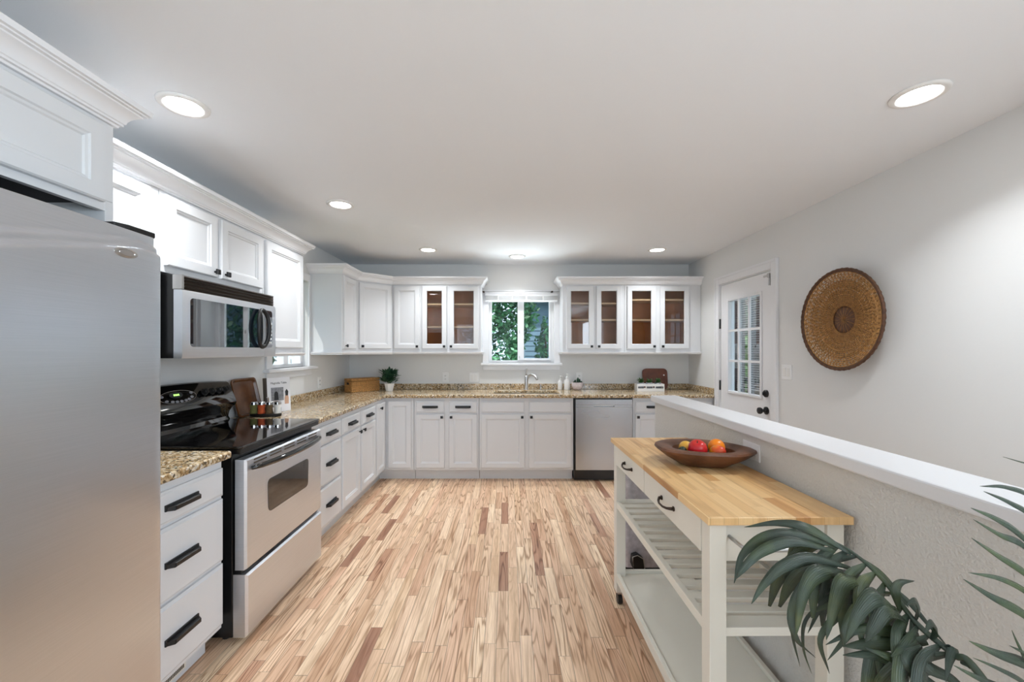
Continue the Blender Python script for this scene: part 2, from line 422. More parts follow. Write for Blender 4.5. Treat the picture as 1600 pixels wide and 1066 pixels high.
# window in the left wall
w = sempty('window_2'); a0, a1, z0, z1 = LW
g = G()
g.box(XL, XL+.018, a0-.075, a0, z0, z1+.07); g.box(XL, XL+.018, a1, a1+.028, z0, z1+.07); g.box(XL, XL+.018, a0, a1, z1, z1+.07)
g.build('casing', 'trim', w, bevel=.004)
G().box(XL-.14, XL+.05, a0-.10, a1+.12, z0-.028, z0).build('sill', 'trim', w, bevel=.005)
G().box(XL, XL+.014, a0-.07, a1+.05, z0-.085, z0-.028).build('apron', 'trim', w, bevel=.003)
g = G(); u0, u1 = XL-.10, XL-.05
g.box(u0, u1, a0, a0+.035, z0, z1); g.box(u0, u1, a1-.035, a1, z0, z1); g.box(u0, u1, a0+.035, a1-.035, z0, z0+.03); g.box(u0, u1, a0+.035, a1-.035, z1-.03, z1)
am = (a0+a1)/2; g.box(u0, u1+.01, am-.035, am+.035, z0+.03, z1-.03); g.build('window_frame', 'trim', w, bevel=.002)
G().box(u0+.02, u0+.024, a0+.035, am-.035, z0+.03, z1-.03).build('window_pane', 'glass', w)
G().box(u0+.02, u0+.024, am+.035, a1-.035, z0+.03, z1-.03).build('window_pane', 'glass', w)

# door in the right wall
d = sempty('door_1'); a0, a1, _, zt = DR
g = G(); c = XR
for pr in (0,):
    g.box(c-.018, c, a0-.078, a0, 0, zt+.078); g.box(c-.018, c, a1, a1+.078, 0, zt+.078); g.box(c-.018, c, a0, a1, zt, zt+.078)
    g.box(c-.024, c-.018, a0-.078, a0-.055, 0, zt+.078); g.box(c-.024, c-.018, a1+.055, a1+.078, 0, zt+.078); g.box(c-.024, c-.018, a0-.055, a1+.055, zt+.055, zt+.078)
g.build('casing', 'trim', d, bevel=.003)
g = G(); g.box(c-.0, c+.10, a0, a0+.008, 0, zt); g.box(c, c+.10, a1-.008, a1, 0, zt); g.box(c, c+.10, a0+.008, a1-.008, zt-.008, zt); g.build('jamb', 'trim', d)
s0, s1, sz0, sz1 = a0+.012, a1-.012, .008, zt-.012
l0, l1, lz0, lz1 = 3.53, 4.035, .99, 1.875
g = G(); X0, X1 = c+.004, c+.044
for (p, q, r, s_) in ((s0, l0, sz0, sz1), (l1, s1, sz0, sz1), (l0, l1, sz0, lz0), (l0, l1, lz1, sz1)): g.box(X0, X1, p, q, r, s_)
slab = g.build('door_slab', 'trim', d)
g = G(); T = .024
for (p, q, r, s_) in ((l0-T, l0, lz0-T, lz1+T), (l1, l1+T, lz0-T, lz1+T), (l0, l1, lz0-T, lz0), (l0, l1, lz1, lz1+T)): g.box(X0-.012, X0, p, q, r, s_)
g.build('lite_frame', 'trim', d, bevel=.004)
g = G()
for k in (1, 2):
    y = l0+(l1-l0)*k/3; g.box(X0-.006, X0+.012, y-.010, y+.010, lz0, lz1)
    z = lz0+(lz1-lz0)*k/3; g.box(X0-.0065, X0+.0115, l0, l1, z-.011, z+.011)
g.build('muntin', 'trim', d, bevel=.002)
G().box(X0+.016, X0+.019, l0, l1, lz0, lz1).build('window_pane', 'glass', d)
for z in (1.66, 1.03, .2):
    G().tube([(c-.003, a1-.006, z-.05), (c-.003, a1-.006, z+.05)], .009, 10).build('hinge', 'black', d, True)
for z, nm in ((1.02, 'deadbolt'), (.875, 'door_knob')):
    g = G(Matrix.Translation((X0, 3.45, z)) @ Matrix.Rotation(R(-90), 4, 'Y'))
    if nm == 'deadbolt': g.lathe([(0, 0), (.031, 0), (.031, .012), (.024, .020), (0, .022)], seg=24).box(-.012, .012, -.004, .004, .02, .034)
    else: g.lathe([(0, 0), (.033, 0), (.033, .008), (.014, .014), (.012, .035), (.022, .042), (.029, .055), (.027, .068), (.015, .076), (0, .077)], seg=24)
    g.build(nm, 'black', d, auto=.6)
g = G().box(X0-.02, X0, 3.385, 3.40, 1.93, 2.0).box(X0-.03, X0-.02, 3.39, 3.45, 2.005, 2.02).box(X0-.03, X0, 3.375, 3.40, 1.995, 2.03)
g.build('safety_latch', 'nickel', d, bevel=.002)
# blind hung on the outside of the door glass
bl = thing('door_blind', 'fine slatted mini blind hanging outside behind the door glass', 'blind', (X1+.04, 3.78, 1.87))
g = G()
for k in range(40):
    z = 1.86-k*.0215; 
    g.box(X1+.024, X1+.036, 3.56, 4.02, z, z+.0015, M=None)
g.build('slat', 'plate', bl, world=True)['kind'] = 'stuff'
G().box(X1+.016, X1+.046, 3.55, 4.03, 1.875, 1.90).build('head_rail', 'plate', bl, world=True, bevel=.002)
for y in (3.64, 3.80, 3.95): G().box(X1+.030, X1+.032, y-.002, y+.002, 1.01, 1.88).build('cord', 'plate', bl, world=True)

# half wall beside the cart
hw = struct(G().box(1.02, 1.155, .2, 2.83, 0, 1.03).build('wall_half', 'wall_tex', bevel=.006))
struct(G().box(.998, 1.178, .18, 2.852, 1.0305, 1.072).build('trim_1', 'trim', bevel=.006))
# baseboards
struct(G().box(XR-.014, XR, YF, a0-.08, 0, .09).build('baseboard_right', 'trim', bevel=.003))
struct(G().box(1.006, 1.0195, .2, 2.83, 0, .09).build('baseboard_half', 'trim', bevel=.003))

# recessed ceiling lights
LT = [(-1.38, 1.728, 'large round recessed light at the upper left, above the stove'),
      (1.673, 1.655, 'large round recessed light at the upper right, above the stairwell side'),
      (-1.196, 2.898, 'round recessed light in the middle left of the ceiling'),
      (-.827, 4.20, 'small round recessed light over the glass doors left of the sink window'),
      (.10, 4.50, 'small round recessed light centred above the sink window'),
      (1.54, 4.20, 'small round recessed light over the glass cabinets right of the sink window')]
first = None
for i, (x, y, lab) in enumerate(LT):
    if first is None:
        o = thing('ceiling_light', lab, 'ceiling light', (x, y, ZC), 0, 'recessed ceiling lights')
        G().lathe([(.068, -.001), (.068, -.007), (.073, -.010), (.088, -.009), (.093, -.005), (.094, -.0005), (.093, 0)], seg=48).build('trim_ring', 'ring', o, True)
        G().lathe([(0, -.005), (.0685, -.005), (.0685, -.002), (0, -.002)], seg=48).build('diffuser', 'lamp', o)
        light('lamp', 'AREA', (0, 0, -.02), (0, 0, 0), 3.3, (.92, .965, 1), o, shape='DISK', size=.13, spread=R(118))
        first = o
    else:
        o = copy_tree(first); o.location = (x, y, ZC); o['label'] = lab

# ------------------------------------------------------------------ cabinets
def knob(par, x, z, y=-.02):
    g = G(); g.tube([(x, y+.001, z), (x, y-.018, z)], .0055, 10); g.rect(x-.0135, x+.0135, z-.0135, z+.0135, [(0, y-.016), (0, y-.024), (.003, y-.027)])
    g.build('knob', 'black', par)['label'] = 'square black knob'
def pull(par, x, z, y=-.02, L=.165):
    g = G(); h = L/2
    g.loft([[(x-h, y, z-.012), (x+h, y, z-.012), (x+h, y, z+.012), (x-h, y, z+.012)],
            [(x-h, y-.006, z-.012), (x+h, y-.006, z-.012), (x+h, y-.006, z+.012), (x-h, y-.006, z+.012)],
            [(x-h+.004, y-.008, z-.011), (x+h-.004, y-.008, z-.011), (x+h-.004, y-.008, z+.004), (x-h+.004, y-.008, z+.004)],
            [(x-h+.018, y-.026, z-.013), (x+h-.018, y-.026, z-.013), (x+h-.018, y-.026, z+.006), (x-h+.018, y-.026, z+.006)],
            [(x-h+.020, y-.030, z-.010), (x+h-.020, y-.030, z-.010), (x+h-.020, y-.030, z+.004), (x-h+.020, y-.030, z+.004)]])
    g.build('handle', 'black', par)['label'] = 'black bar handle'
DOOR = [(0, 0), (0, -.015), (.005, -.02), (.050, -.02), (.0535, -.014), (.061, -.0125), (.065, -.007)]
SLAB = [(0, 0), (0, -.012), (.006, -.0145), (.012, -.02)]
def front(par, kind, x0, x1, z0, z1, k=None, y=0.0, Mx=None):
    """one door or drawer front in the unit's own frame; k = side of the knob"""
    g = G(Mx)
    if kind == 'glass':
        g.rect(x0, x1, z0, z1, [(0, y-.001), (0, y-.015), (.005, y-.02), (.050, y-.02), (.056, y-.014), (.056, y-.001)], cyc=True)
        o = g.build('door', 'cab', par)
        G(Mx).box(x0+.052, x1-.052, y-.010, y-.007, z0+.052, z1-.052).build('glass_pane', 'cabglass', o)
    else:
        g.rect(x0, x1, z0, z1, [(i, y+v) for i, v in (SLAB if kind in ('drawer', 'false') else DOOR)])
        o = g.build({'door': 'door', 'drawer': 'drawer', 'false': 'drawer_front'}[kind], 'cab', par)
    return o
def cabinet(name, label, loc, rz, w, depth, z0, z1, fronts, group, toe=True, glassy=False, cat='cabinet', hollow=False):
    t = thing(name, label, cat, loc, rz, group)
    if glassy:
        th = .018
        g = G().box(.001, th, 0, depth-.002, z0, z1).box(w-th, w-.001, 0, depth-.002, z0, z1).box(th, w-th, 0, depth-.002, z0, z0+th).box(th, w-th, 0, depth-.002, z1-th, z1).box(th, w-th, depth-.012, depth-.002, z0+th, z1-th)
        for a, b in ((0, fronts[0][1]+.03), (fronts[0][2]-.03, fronts[1][1]+.03), (fronts[1][2]-.03, w)):
            g.box(max(a, th), min(b, w-th), .0, .018, z0+th, z1-th)
        for f in fronts: g.box(f[1]+.03, f[2]-.03, 0, .018, z0+th, f[3]+.03); g.box(f[1]+.03, f[2]-.03, 0, .018, f[4]-.03, z1-th)
        g.build('body', 'cab', t)
        e = .0015
        g = G().box(th, th+e, .019, depth-.012, z0+th, z1-th).box(w-th-e, w-th, .019, depth-.012, z0+th, z1-th).box(th, w-th, depth-.012-e, depth-.012, z0+th, z1-th).box(th, w-th, .019, depth-.012, z0+th, z0+th+e).box(th, w-th, .019, depth-.012, z1-th-e, z1-th)
        g.build('lining', 'cabwood', t)['label'] = 'brown wood lining'
        for zz in glassy: G().box(th+.002, w-th-.002, .03, depth-.014, zz-.009, zz+.009).build('shelf', 'shelfwood', t)
    elif hollow:
        G().box(.001, w-.001, 0, depth-.002, z0, .685).box(.001, w-.001, 0, .02, .6851, z1).box(.001, .02, .0201, depth-.002, .6851, z1).box(w-.02, w-.001, .0201, depth-.002, .6851, z1).build('body', 'cab', t)
    else:
        G().box(.001, w-.001, 0, depth-.002, z0, z1).build('body', 'cab', t, bevel=.0015)
    if toe: G().box(.001, w-.001, .075, .09, .0, z0).build('toe_kick', 'cab', t)
    for f in fronts:
        kind, x0, x1, a, b, k = f
        o = front(t, kind, x0, x1, a, b)
        if k == 'h': pull(o, (x0+x1)/2, (a+b)/2)
        elif k:
            kx = x0+.026 if 'l' in k else x1-.026; kz = a+.027 if 'b' in k else b-.03
            knob(o, kx, kz)
    return t
ZB0, ZB1 = .115, .884
XF = -1.315            # face of the base cabinets along the left wall
YFc = 4.32             # face of the base cabinets along the back wall
LD, BD = XF-XL, YB-YFc
HZ = R(90)
DRW = [(.725, .850), (.430, .710), (.140, .415)]
t1 = cabinet('base_cabinet', 'white three-drawer base cabinet between the refrigerator and the stove', (XF, 1.36, 0), HZ, .505, LD, ZB0, ZB1,
        [('drawer', .012, .495, a, b, 'h') for a, b in DRW], 'white base cabinets')
for p, q in ((.02, .19), (.215, .385)):
    gr = G().box(p, q, .069, .0745, .025, .092).build('vent_grille', 'cart', t1)
    g = G(); n = 20
    for k in range(n):
        x = p+.008+(q-p-.016)*k/n; g.box(x, x+.0045, .0675, .0688, .034, .083)
    g.build('grille_slot', 'vent', gr)['kind'] = 'stuff'
cabinet('base_cabinet', 'narrow white three-drawer base cabinet just beyond the stove', (XF, 2.70, 0), HZ, .475, LD, ZB0, ZB1,
        [('drawer', .085, .462, a, b, 'h') for a, b in DRW], 'white base cabinets')
cabinet('base_cabinet', 'white base cabinet with two drawers over two doors on the left run', (XF, 3.176, 0), HZ, .83, LD, ZB0, ZB1,
        [('drawer', .012, .385, .725, .850, 'h'), ('drawer', .430, .800, .725, .850, 'h'), ('door', .012, .385, .14, .71, 'tr'), ('door', .430, .800, .14, .71, 'tl')], 'white base cabinets')
# corner base cabinet
t = thing('base_cabinet', 'white corner base cabinet where the two runs meet', 'cabinet', (XF, YFc, 0), 0, 'white base cabinets')
G().prism([(XL+.002, 4.008), (XF, 4.008), (XF, YFc), (-1.003, YFc), (-1.003, YB-.002), (XL+.002, YB-.002)], ZB0, ZB1).build('body', 'cab', t, world=True, bevel=.0015)
G().prism([(XL+.1, 4.008), (XF-.075, 4.008), (XF-.075, YFc+.075), (-1.003, YFc+.075), (-1.003, YFc+.09), (XF-.09, YFc+.09), (XF-.09, 4.02), (XL+.1, 4.02)], 0, ZB0-.0005).build('toe_kick', 'cab', t, world=True)
o = front(t, 'door', 0, .272, .14, .85, Mx=Matrix.Translation((0, 4.022-YFc, 0)) @ Matrix.Rotation(HZ, 4, 'Z'))
g = G(Matrix.Translation((0, 4.022-YFc, 0)) @ Matrix.Rotation(HZ, 4, 'Z')); x, z, y = .10, .80, -.02
g.tube([(x, y+.001, z), (x, y-.018, z)], .0055, 10); g.rect(x-.0135, x+.0135, z-.0135, z+.0135, [(0, y-.016), (0, y-.024), (.003, y-.027)]); g.build('knob', 'black', o)
front(t, 'door', .042, .288, .14, .85)
cabinet('base_cabinet', 'white base cabinet with two drawers over two doors, left of the sink cabinet', (-1.0, YFc, 0), 0, .69, BD, ZB0, ZB1,
        [('drawer', .022, .326, .728, .850, 'h'), ('drawer', .373, .672, .728, .850, 'h'), ('door', .022, .326, .14, .712, 'tr'), ('door', .373, .672, .14, .712, 'tl')], 'white base cabinets')
cabinet('base_cabinet', 'wide white sink base cabinet with blank drawer fronts over two doors', (-.308, YFc, 0), 0, 1.0, BD, ZB0, ZB1,
        [('false', .022, .482, .728, .850, None), ('false', .527, .98, .728, .850, None), ('door', .022, .482, .14, .712, 'tr'), ('door', .527, .98, .14, .712, 'tl')], 'white base cabinets', hollow=True)
cabinet('base_cabinet', 'white base cabinet with one drawer over a door, right of the dishwasher', (1.325, YFc, 0), 0, .44, BD, ZB0, ZB1,
        [('drawer', .022, .418, .728, .850, 'h'), ('door', .022, .418, .14, .712, 'tl')], 'white base cabinets')
cabinet('base_cabinet', 'white end base cabinet beside the glazed door, mostly behind the half wall', (1.767, YFc, 0), 0, .42, BD, ZB0, ZB1,
        [('false', .022, .40, .14, .850, None)], 'white base cabinets')

# countertops
ct = .885; cz = .920
g = G().box(XL+.001, -1.285, 1.362, 1.893, ct, cz); tag(g.build('countertop', 'granite', bevel=.010, seg=4), 'short speckled granite countertop between refrigerator and stove', 'countertop')
# the L-shaped worktop with its sink cut-out, one shell
xs = [XL+.001, -1.285, -.16, .56, XR-.001]; ys = [2.703, 4.27, 4.40, 4.76, YB-.001]
g = G(); V = {}
def vv(i, j):
    if (i, j) not in V: V[i, j] = g.bm.verts.new((xs[i], ys[j], cz))
    return V[i, j]
fs = []
for i in range(4):
    for j in range(4):
        if (j == 0 and i > 0) or (i == 2 and j == 2): continue
        fs.append(g.bm.faces.new((vv(i, j), vv(i+1, j), vv(i+1, j+1), vv(i, j+1))))
r = bmesh.ops.extrude_face_region(g.bm, geom=fs)
for v in r['geom']:
    if isinstance(v, bmesh.types.BMVert): v.co.z = ct
tag(g.build('countertop', 'granite', bevel=.010, seg=4), 'long L-shaped speckled granite countertop running from the stove past the sink', 'countertop')
g = G().box(XL+.001, XL+.022, 2.9, YB-.03, cz+.0005, .985); tag(g.build('backsplash', 'granite', bevel=.003), 'low granite backsplash strip along the left wall', 'backsplash')
g = G().box(XL+.001, XR-.022, YB-.022, YB-.001, cz+.0005, .985); tag(g.build('backsplash', 'granite', bevel=.003), 'low granite backsplash strip along the back wall under the window', 'backsplash')
g = G().box(XR-.021, XR-.001, 4.30, YB-.001, cz+.0005, .985); tag(g.build('backsplash', 'granite', bevel=.003), 'short granite backsplash strip at the right wall by the door', 'backsplash')

# upper cabinets
ZU0, ZU1, ZD0, ZD1 = 1.372, 2.13, 1.405, 2.115
UD = .315; XU = XL+UD; YU = YB-UD
fcab = cabinet('wall_cabinet', 'deep white cabinet above the refrigerator at the upper left', (XF, .40, 0), HZ, .955, LD, 1.876, ZU1,
        [('door', .02, .455, 1.865, 2.112, None), ('door', .475, .912, 1.865, 2.112, None)], 'white wall cabinets', toe=False)
cabinet('wall_cabinet', 'white wall cabinet partly hidden behind the refrigerator corner', (XU, 1.357, 0), HZ, .515, UD, ZU0, ZU1,
        [('door', .03, .455, ZD0, ZD1, 'br')], 'white wall cabinets', toe=False)
cabinet('wall_cabinet', 'white two-door wall cabinet mounted above the microwave', (XU, 1.874, 0), HZ, .79, UD, 1.752, ZU1,
        [('door', .025, .355, 1.785, ZD1, 'br'), ('door', .385, .765, 1.785, ZD1, 'bl')], 'white wall cabinets', toe=False)
cabinet('wall_cabinet', 'tall white one-door wall cabinet right of the microwave', (XU, 2.666, 0), HZ, .51, UD, ZU0, ZU1,
        [('door', .018, .492, ZD0, ZD1, None)], 'white wall cabinets', toe=False)
cabinet('wall_cabinet', 'very narrow white wall cabinet just past the left window', (XU, 3.93, 0), HZ, .389, UD, ZU0, ZU1,
        [('door', .022, .335, ZD0, ZD1, 'bl')], 'white wall cabinets', toe=False)
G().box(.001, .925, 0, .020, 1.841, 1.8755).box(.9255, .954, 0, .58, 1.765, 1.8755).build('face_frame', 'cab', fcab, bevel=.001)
G().box(.02, .925, .021, .6, 1.868, 1.8755).build('underside', 'deck_and_shade', fcab)['label'] = 'underside coloured dark for the shade in the gap'  # dark colour stands in for shade between cabinet and refrigerator
G().box(.02, .925, .597, .606, 1.70, 1.8675).build('gap_shade_panel', 'deck_and_shade', fcab)  # added dark sheet, shade at the back of the gap put into its colour
t = thing('wall_cabinet', 'white diagonal corner wall cabinet with one wide door', 'cabinet', (XU, 4.32, 0), 0, 'white wall cabinets')
G().prism([(XL+.002, 4.321), (XU, 4.321), (-1.316, YU), (-1.316, YB-.002), (XL+.002, YB-.002)], ZU0, ZU1).build('body', 'cab', t, world=True, bevel=.0015)
Md = Matrix.Rotation(R(45), 4, 'Z'); o = front(t, 'door', .022, .395, ZD0, ZD1, Mx=Md)
g = G(Md); x, z, y = .05, ZD0+.027, -.02
g.tube([(x, y+.001, z), (x, y-.018, z)], .0055, 10); g.rect(x-.0135, x+.0135, z-.0135, z+.0135, [(0, y-.016), (0, y-.024), (.003, y-.027)]); g.build('knob', 'black', o)
cabinet('wall_cabinet', 'white solid-door wall cabinet between the corner and the left glass doors', (-1.314, YU, 0), 0, .325, UD, ZU0, ZU1,
        [('door', .022, .312, ZD0, ZD1, 'br')], 'white wall cabinets', toe=False)
cabinet('wall_cabinet', 'white two-door glass-fronted cabinet left of the sink window', (-.988, YU, 0), 0, .682, UD, ZU0, ZU1,
        [('glass', .012, .292, ZD0, ZD1, 'br'), ('glass', .318, .652, ZD0, ZD1, 'bl')], 'glass-fronted wall cabinets', toe=False, glassy=(1.655, 1.915))
cabinet('wall_cabinet', 'white glass-fronted cabinet directly right of the sink window, two narrow doors', (.619, YU, 0), 0, .70, UD, ZU0, ZU1,
        [('glass', .038, .350, ZD0, ZD1, 'br'), ('glass', .380, .665, ZD0, ZD1, 'bl')], 'glass-fronted wall cabinets', toe=False, glassy=(1.735, 1.925))
cabinet('wall_cabinet', 'white glass-fronted cabinet at the far right end of the back wall', (1.320, YU, 0), 0, .867, UD, ZU0, ZU1,
        [('glass', .028, .355, ZD0, ZD1, 'br'), ('glass', .400, .730, ZD0, ZD1, 'bl')], 'glass-fronted wall cabinets', toe=False, glassy=(1.735, 1.965))
CROWN = [(-.03, 2.1305), (.008, 2.1305), (.010, 2.137), (.017, 2.139), (.017, 2.146), (.021, 2.148), (.024, 2.158), (.030, 2.168), (.042, 2.180), (.052, 2.185), (.052, 2.190), (.061, 2.192), (.061, 2.197), (.069, 2.199), (.071, 2.216), (.0, 2.216), (-.03, 2.216)]
for path, lab in (([(XF, .40), (XF, 1.355), (XU-.01, 1.355)], 'white crown moulding on top of the cabinet above the refrigerator'),
                  ([(XU, 1.44), (XU, 3.176), (XL+.001, 3.176)], 'long white crown moulding along the cabinets over the microwave'),
                  ([(XL+.001, 3.93), (XU, 3.93), (XU, 4.32), (-1.315, YU), (-.306, YU), (-.306, YB-.001)], 'white crown moulding wrapping the corner cabinets to the sink window'),
                  ([(.619, YB-.001), (.619, YU), (XR-.001, YU)], 'white crown moulding on the glass cabinets right of the window')):
    tag(G().sweep(path, CROWN).build('crown_molding', 'trim', auto=.5), lab, 'moulding', 'cabinet crown mouldings')
RAIL = [(-.016, 1.3715), (.020, 1.3715), (.020, 1.362), (.012, 1.356), (.010, 1.345), (-.016, 1.345)]
for path, lab in (([(XU, 2.668), (XU, 3.175), (XL+.001, 3.175)], 'white light rail under the tall cabinet right of the microwave'),
                  ([(XL+.001, 3.932), (XU, 3.932), (XU, 4.32), (-1.315, YU), (-.307, YU), (-.307, YB-.001)], 'white light rail under the corner cabinets left of the sink window'),
                  ([(.620, YB-.001), (.620, YU), (XR-.001, YU)], 'white light rail under the glass cabinets right of the window')):
    tag(G().sweep(path, RAIL).build('light_rail', 'trim', auto=.5), lab, 'moulding', 'rails under the wall cabinets')

# ------------------------------------------------------------------ appliances
# refrigerator: side-by-side doors, fronts at x = -1.14
fr = thing('refrigerator', 'tall stainless steel refrigerator in the left foreground', 'refrigerator', (-1.6, .88, 0))
G().box(-1.90, -1.225, .425, 1.335, .02, 1.735).build('body', 'blackplastic', fr, world=True, bevel=.006)
G().box(-1.24, -1.20, .44, 1.32, .0, .085).build('kick_grille', 'blackplastic', fr, world=True)
def fridge_door(y0, y1, z0, z1, swage):
    def xface(y, z):
        u = (y-y0)/(y1-y0); b = .014*(1-(2*u-1)**2); e = min(y-y0, y1-y)
        x = -1.146+b-.016*(1-min(1, e/.026))**2
        if swage:
            d = abs(y-.80)/.53; za = 1.629+.108*d**.8-.020*max(0, (d-.8)/.2)**2; zb = za-.034+.014*d-.004*max(0, (d-.8)/.2)
            sg = lambda v: 1/(1+math.exp(-max(-40, min(40, v/.0020))))
            x += .012*sg(zb-z) + .010*sg(za-z) - .005
            x -= .0015*math.exp(-((z-zb-.004)/.005)**2) + .0015*math.exp(-((z-za-.004)/.005)**2)
        return x
    g = G(); zz = [z0+(1.56-z0)*k/8 for k in range(9)]+[1.56+(z1-1.56)*k/84 for k in range(1, 85)] if swage else [z0+(z1-z0)*k/8 for k in range(9)]
    us = [y0+(y1-y0)*q for q in ([0, .003, .007, .012, .018, .026]+[.026+.948*k/46 for k in range(1, 46)]+[.974, .982, .988, .993, .997, 1])]
    rows = [[g.bm.verts.new((xface(y, z), y, z)) for y in us] for z in zz]
    for a, b in zip(rows, rows[1:]):
        for k in range(len(us)-1): g.bm.faces.new((a[k], a[k+1], b[k+1], b[k]))
    back = [[g.bm.verts.new((-1.220, y, z)) for y in (y0, y1)] for z in (z0, z1)]
    g.bm.faces.new([r[0] for r in rows]+[back[1][0], back[0][0]]); g.bm.faces.new([r[-1] for r in rows]+[back[1][1], back[0][1]])
    g.bm.faces.new(rows[-1]+[back[1][1], back[1][0]]); g.bm.faces.new(rows[0]+[back[0][1], back[0][0]])
    return g.build('door', 'fridge', fr, world=True, auto=.7)
d1 = fridge_door(.425, 1.336, .10, 1.75, True)
G().tube([(-1.14, .47, .55), (-1.085, .47, .57), (-1.075, .47, .7), (-1.075, .47, 1.35), (-1.085, .47, 1.48), (-1.14, .47, 1.50)], .012, 12).build('handle', 'fridge', d1, True, world=True)
G().prism([(-1.215, 1.20), (-1.165, 1.20), (-1.150, 1.235), (-1.150, 1.325), (-1.16, 1.333), (-1.215, 1.333)], 1.7505, 1.768).build('hinge_cover', 'blackplastic', fr, world=True, bevel=.004)
# oval emblem on the right door
E = Matrix.Translation((-1.1196, 1.190, 1.671)) @ Matrix.Rotation(R(-2), 4, 'Z') @ Matrix.Rotation(R(90), 4, 'Z') @ Matrix.Rotation(R(90), 4, 'X')
g = G(E); pr = [(0, .0045), (.6, .0045), (.64, .003), (.70, .0045), (1.0, .0025), (1.0, -.004)]
g.lathe([(r*.019, z) for r, z in pr], seg=40, sx=1.85, sy=.72)
em = g.build('emblem', 'nickel', d1, world=True, auto=.5)
text('MAYTAG', .0085, 'emblem_lettering', 'ink', E @ Matrix.Translation((0, 0, .0052)), em, .0002)

# stove (range): y 1.905 .. 2.695
Y0, Y1 = 1.915, 2.690
st = thing('stove', 'stainless steel and black freestanding electric stove on the left', 'stove', (-1.58, 2.3, 0))
G().box(XL+.004, -1.300, Y0, Y1, .03, .895).build('body', 'oven', st, world=True, bevel=.003)
for x in (-1.85, -1.36):
    for y in (Y0+.05, Y1-.05): G().lathe([(.018, 0), (.018, .03), (0, .03)], (x, y, 0), 12).build('foot', 'blackplastic', st, world=True)
g = G(); g.prism([(XL+.07, Y0-.012), (-1.262, Y0-.012), (-1.250, Y0+.0), (-1.250, Y1-.0), (-1.262, Y1+.006), (XL+.07, Y1+.006)], .9215, .934)
g.build('cooktop', 'blackgloss', st, world=True, bevel=.004, seg=3)
g = G().box(XL+.06, -1.256, Y0-.004, Y1+.002, .895, .9213); g.build('cooktop_trim', 'oven', st, world=True, bevel=.003)
# control panel
prof = [(XL+.004, .9345), (XL+.004, 1.172), (-1.895, 1.184), (-1.868, 1.184), (-1.850, 1.172), (-1.806, 1.075), (-1.797, 1.050), (-1.803, 1.034), (-1.828, 1.012), (-1.846, .985), (-1.852, .955), (-1.840, .9345)]
g = G(); pr = []
n = 16; loops = []
for k in range(n+1):
    u = k/n; y = Y0+(Y1-Y0)*u; c = 1-(2*u-1)**2
    loops.append([(x+(.014*c if z < 1.15 and x > -1.86 else .0), y, z+(.014*c if z > 1.16 else .006*c if z > 1.03 else 0)) for x, z in prof])
g.loft(loops); bgd = g.build('control_panel', 'blackgloss', st, world=True, auto=.6)
# face frame of the control panel: local x along y, local y up the slope
sl = math.atan2(1.172-1.075, 1.850-1.806)
FP = Matrix.Translation((-1.814, 2.335, 1.130)) @ Matrix.Rotation(R(90), 4, 'Z') @ Matrix.Rotation(sl, 4, 'X')
g = G(FP); g.tube([(-.10+.126*math.cos(k*math.pi/30), .037*math.sin(k*math.pi/30), .001) for k in range(60)], .0011, 6, cyc=True); g.build('display_outline', 'nickel', bgd, world=True)
g = G(FP); g.lathe([(0, .0), (.030, .0), (.030, .0018), (0, .0018)], (-.11, .012, 0), 36, 1.5, .6); dsp = g.build('display', 'ink', bgd, world=True)
M['digits'] = emit('green_digits', (.35, .9, .15, 1), 1.4)
g = G(FP)
for q in range(4): g.box(-.127+q*.010, -.121+q*.010, .007, .017, .0018, .0024)
g.build('lit_segment', 'digits', dsp, world=True)
proto = None
for k, (a, b) in enumerate([(-.205, .010), (-.185, -.018), (-.15, -.024), (-.12, -.027), (-.09, -.027), (-.06, -.025), (-.035, -.021), (-.005, .015), (-.01, -.010)]):
    g = G(FP); g.lathe([(0, 0), (.0095, 0), (.0095, .0022), (0, .0022)], (a, b, 0), 16, 1.2, .75); g.build('button', 'photo_grey', bgd, world=True)
for a in (.09, .15, .21, .27):
    for b in (.006,):
        g = G(FP); g.lathe([(.021, 0), (.021, .006), (.017, .008), (.015, .022), (.013, .024), (0, .024)], (a, b, 0), 24).box(a-.003, a+.003, b-.014, b+.014, .022, .027)
        g.build('knob', 'blackplastic', bgd, world=True, auto=.6)
# door: front at x = -1.232
XO = -1.236
g = G(); zt_, zb_ = .868, .346
g.rect(Y0+.004, Y1-.004, zb_, zt_, [(0, 1.290), (0, 1.248), (.006, -XO), (.02, -XO)])
g.bm.transform(Matrix(((0, -1, 0, 0), (1, 0, 0, 0), (0, 0, 1, 0), (0, 0, 0, 1))))
od = g.build('oven_door', 'steel', st, world=True)
def rr(pts, r, n=6):
    out = []
    m = len(pts)
    for i in range(m):
        p = Vector(pts[i]); a = (Vector(pts[i-1])-p).normalized(); b = (Vector(pts[(i+1) % m])-p).normalized()
        for k in range(n+1):
            t = k/n; out.append(tuple((p+a*r*(1-t))*(1-t)**0*(1-t)+(p+b*r*t)*t) if False else tuple(p+a*r*(1-t)**2+b*r*t**2))
    return out
ol = rr([(2.085, .430), (2.50, .430), (2.545, .690), (2.28, .705), (2.10, .690)], .03)
ol = rr([(2.095, .552), (2.505, .552), (2.512, .722), (2.088, .722)], .030, 8)
G().prism([(a, b) for a, b in ol], XO, XO+.0025, 'x').build('oven_window', 'ovenglass', od, world=True)
g = G().box(XO-.0, XO+.004, Y0+.03, Y1-.03, .845, .866)
g = G()
for k in range(5):
    for j in range(2):
        y = Y0+.06+k*.135+j*.0; z = .848-.016*j+.004
        if k == 0 and j == 0: pass
        g.box(XO, XO+.0012, y, y+.105, z, z+.0065)
g.build('vent_slot', 'vent', od, world=True)['label'] = 'dark row of vent slots'
pts = []; rad = []
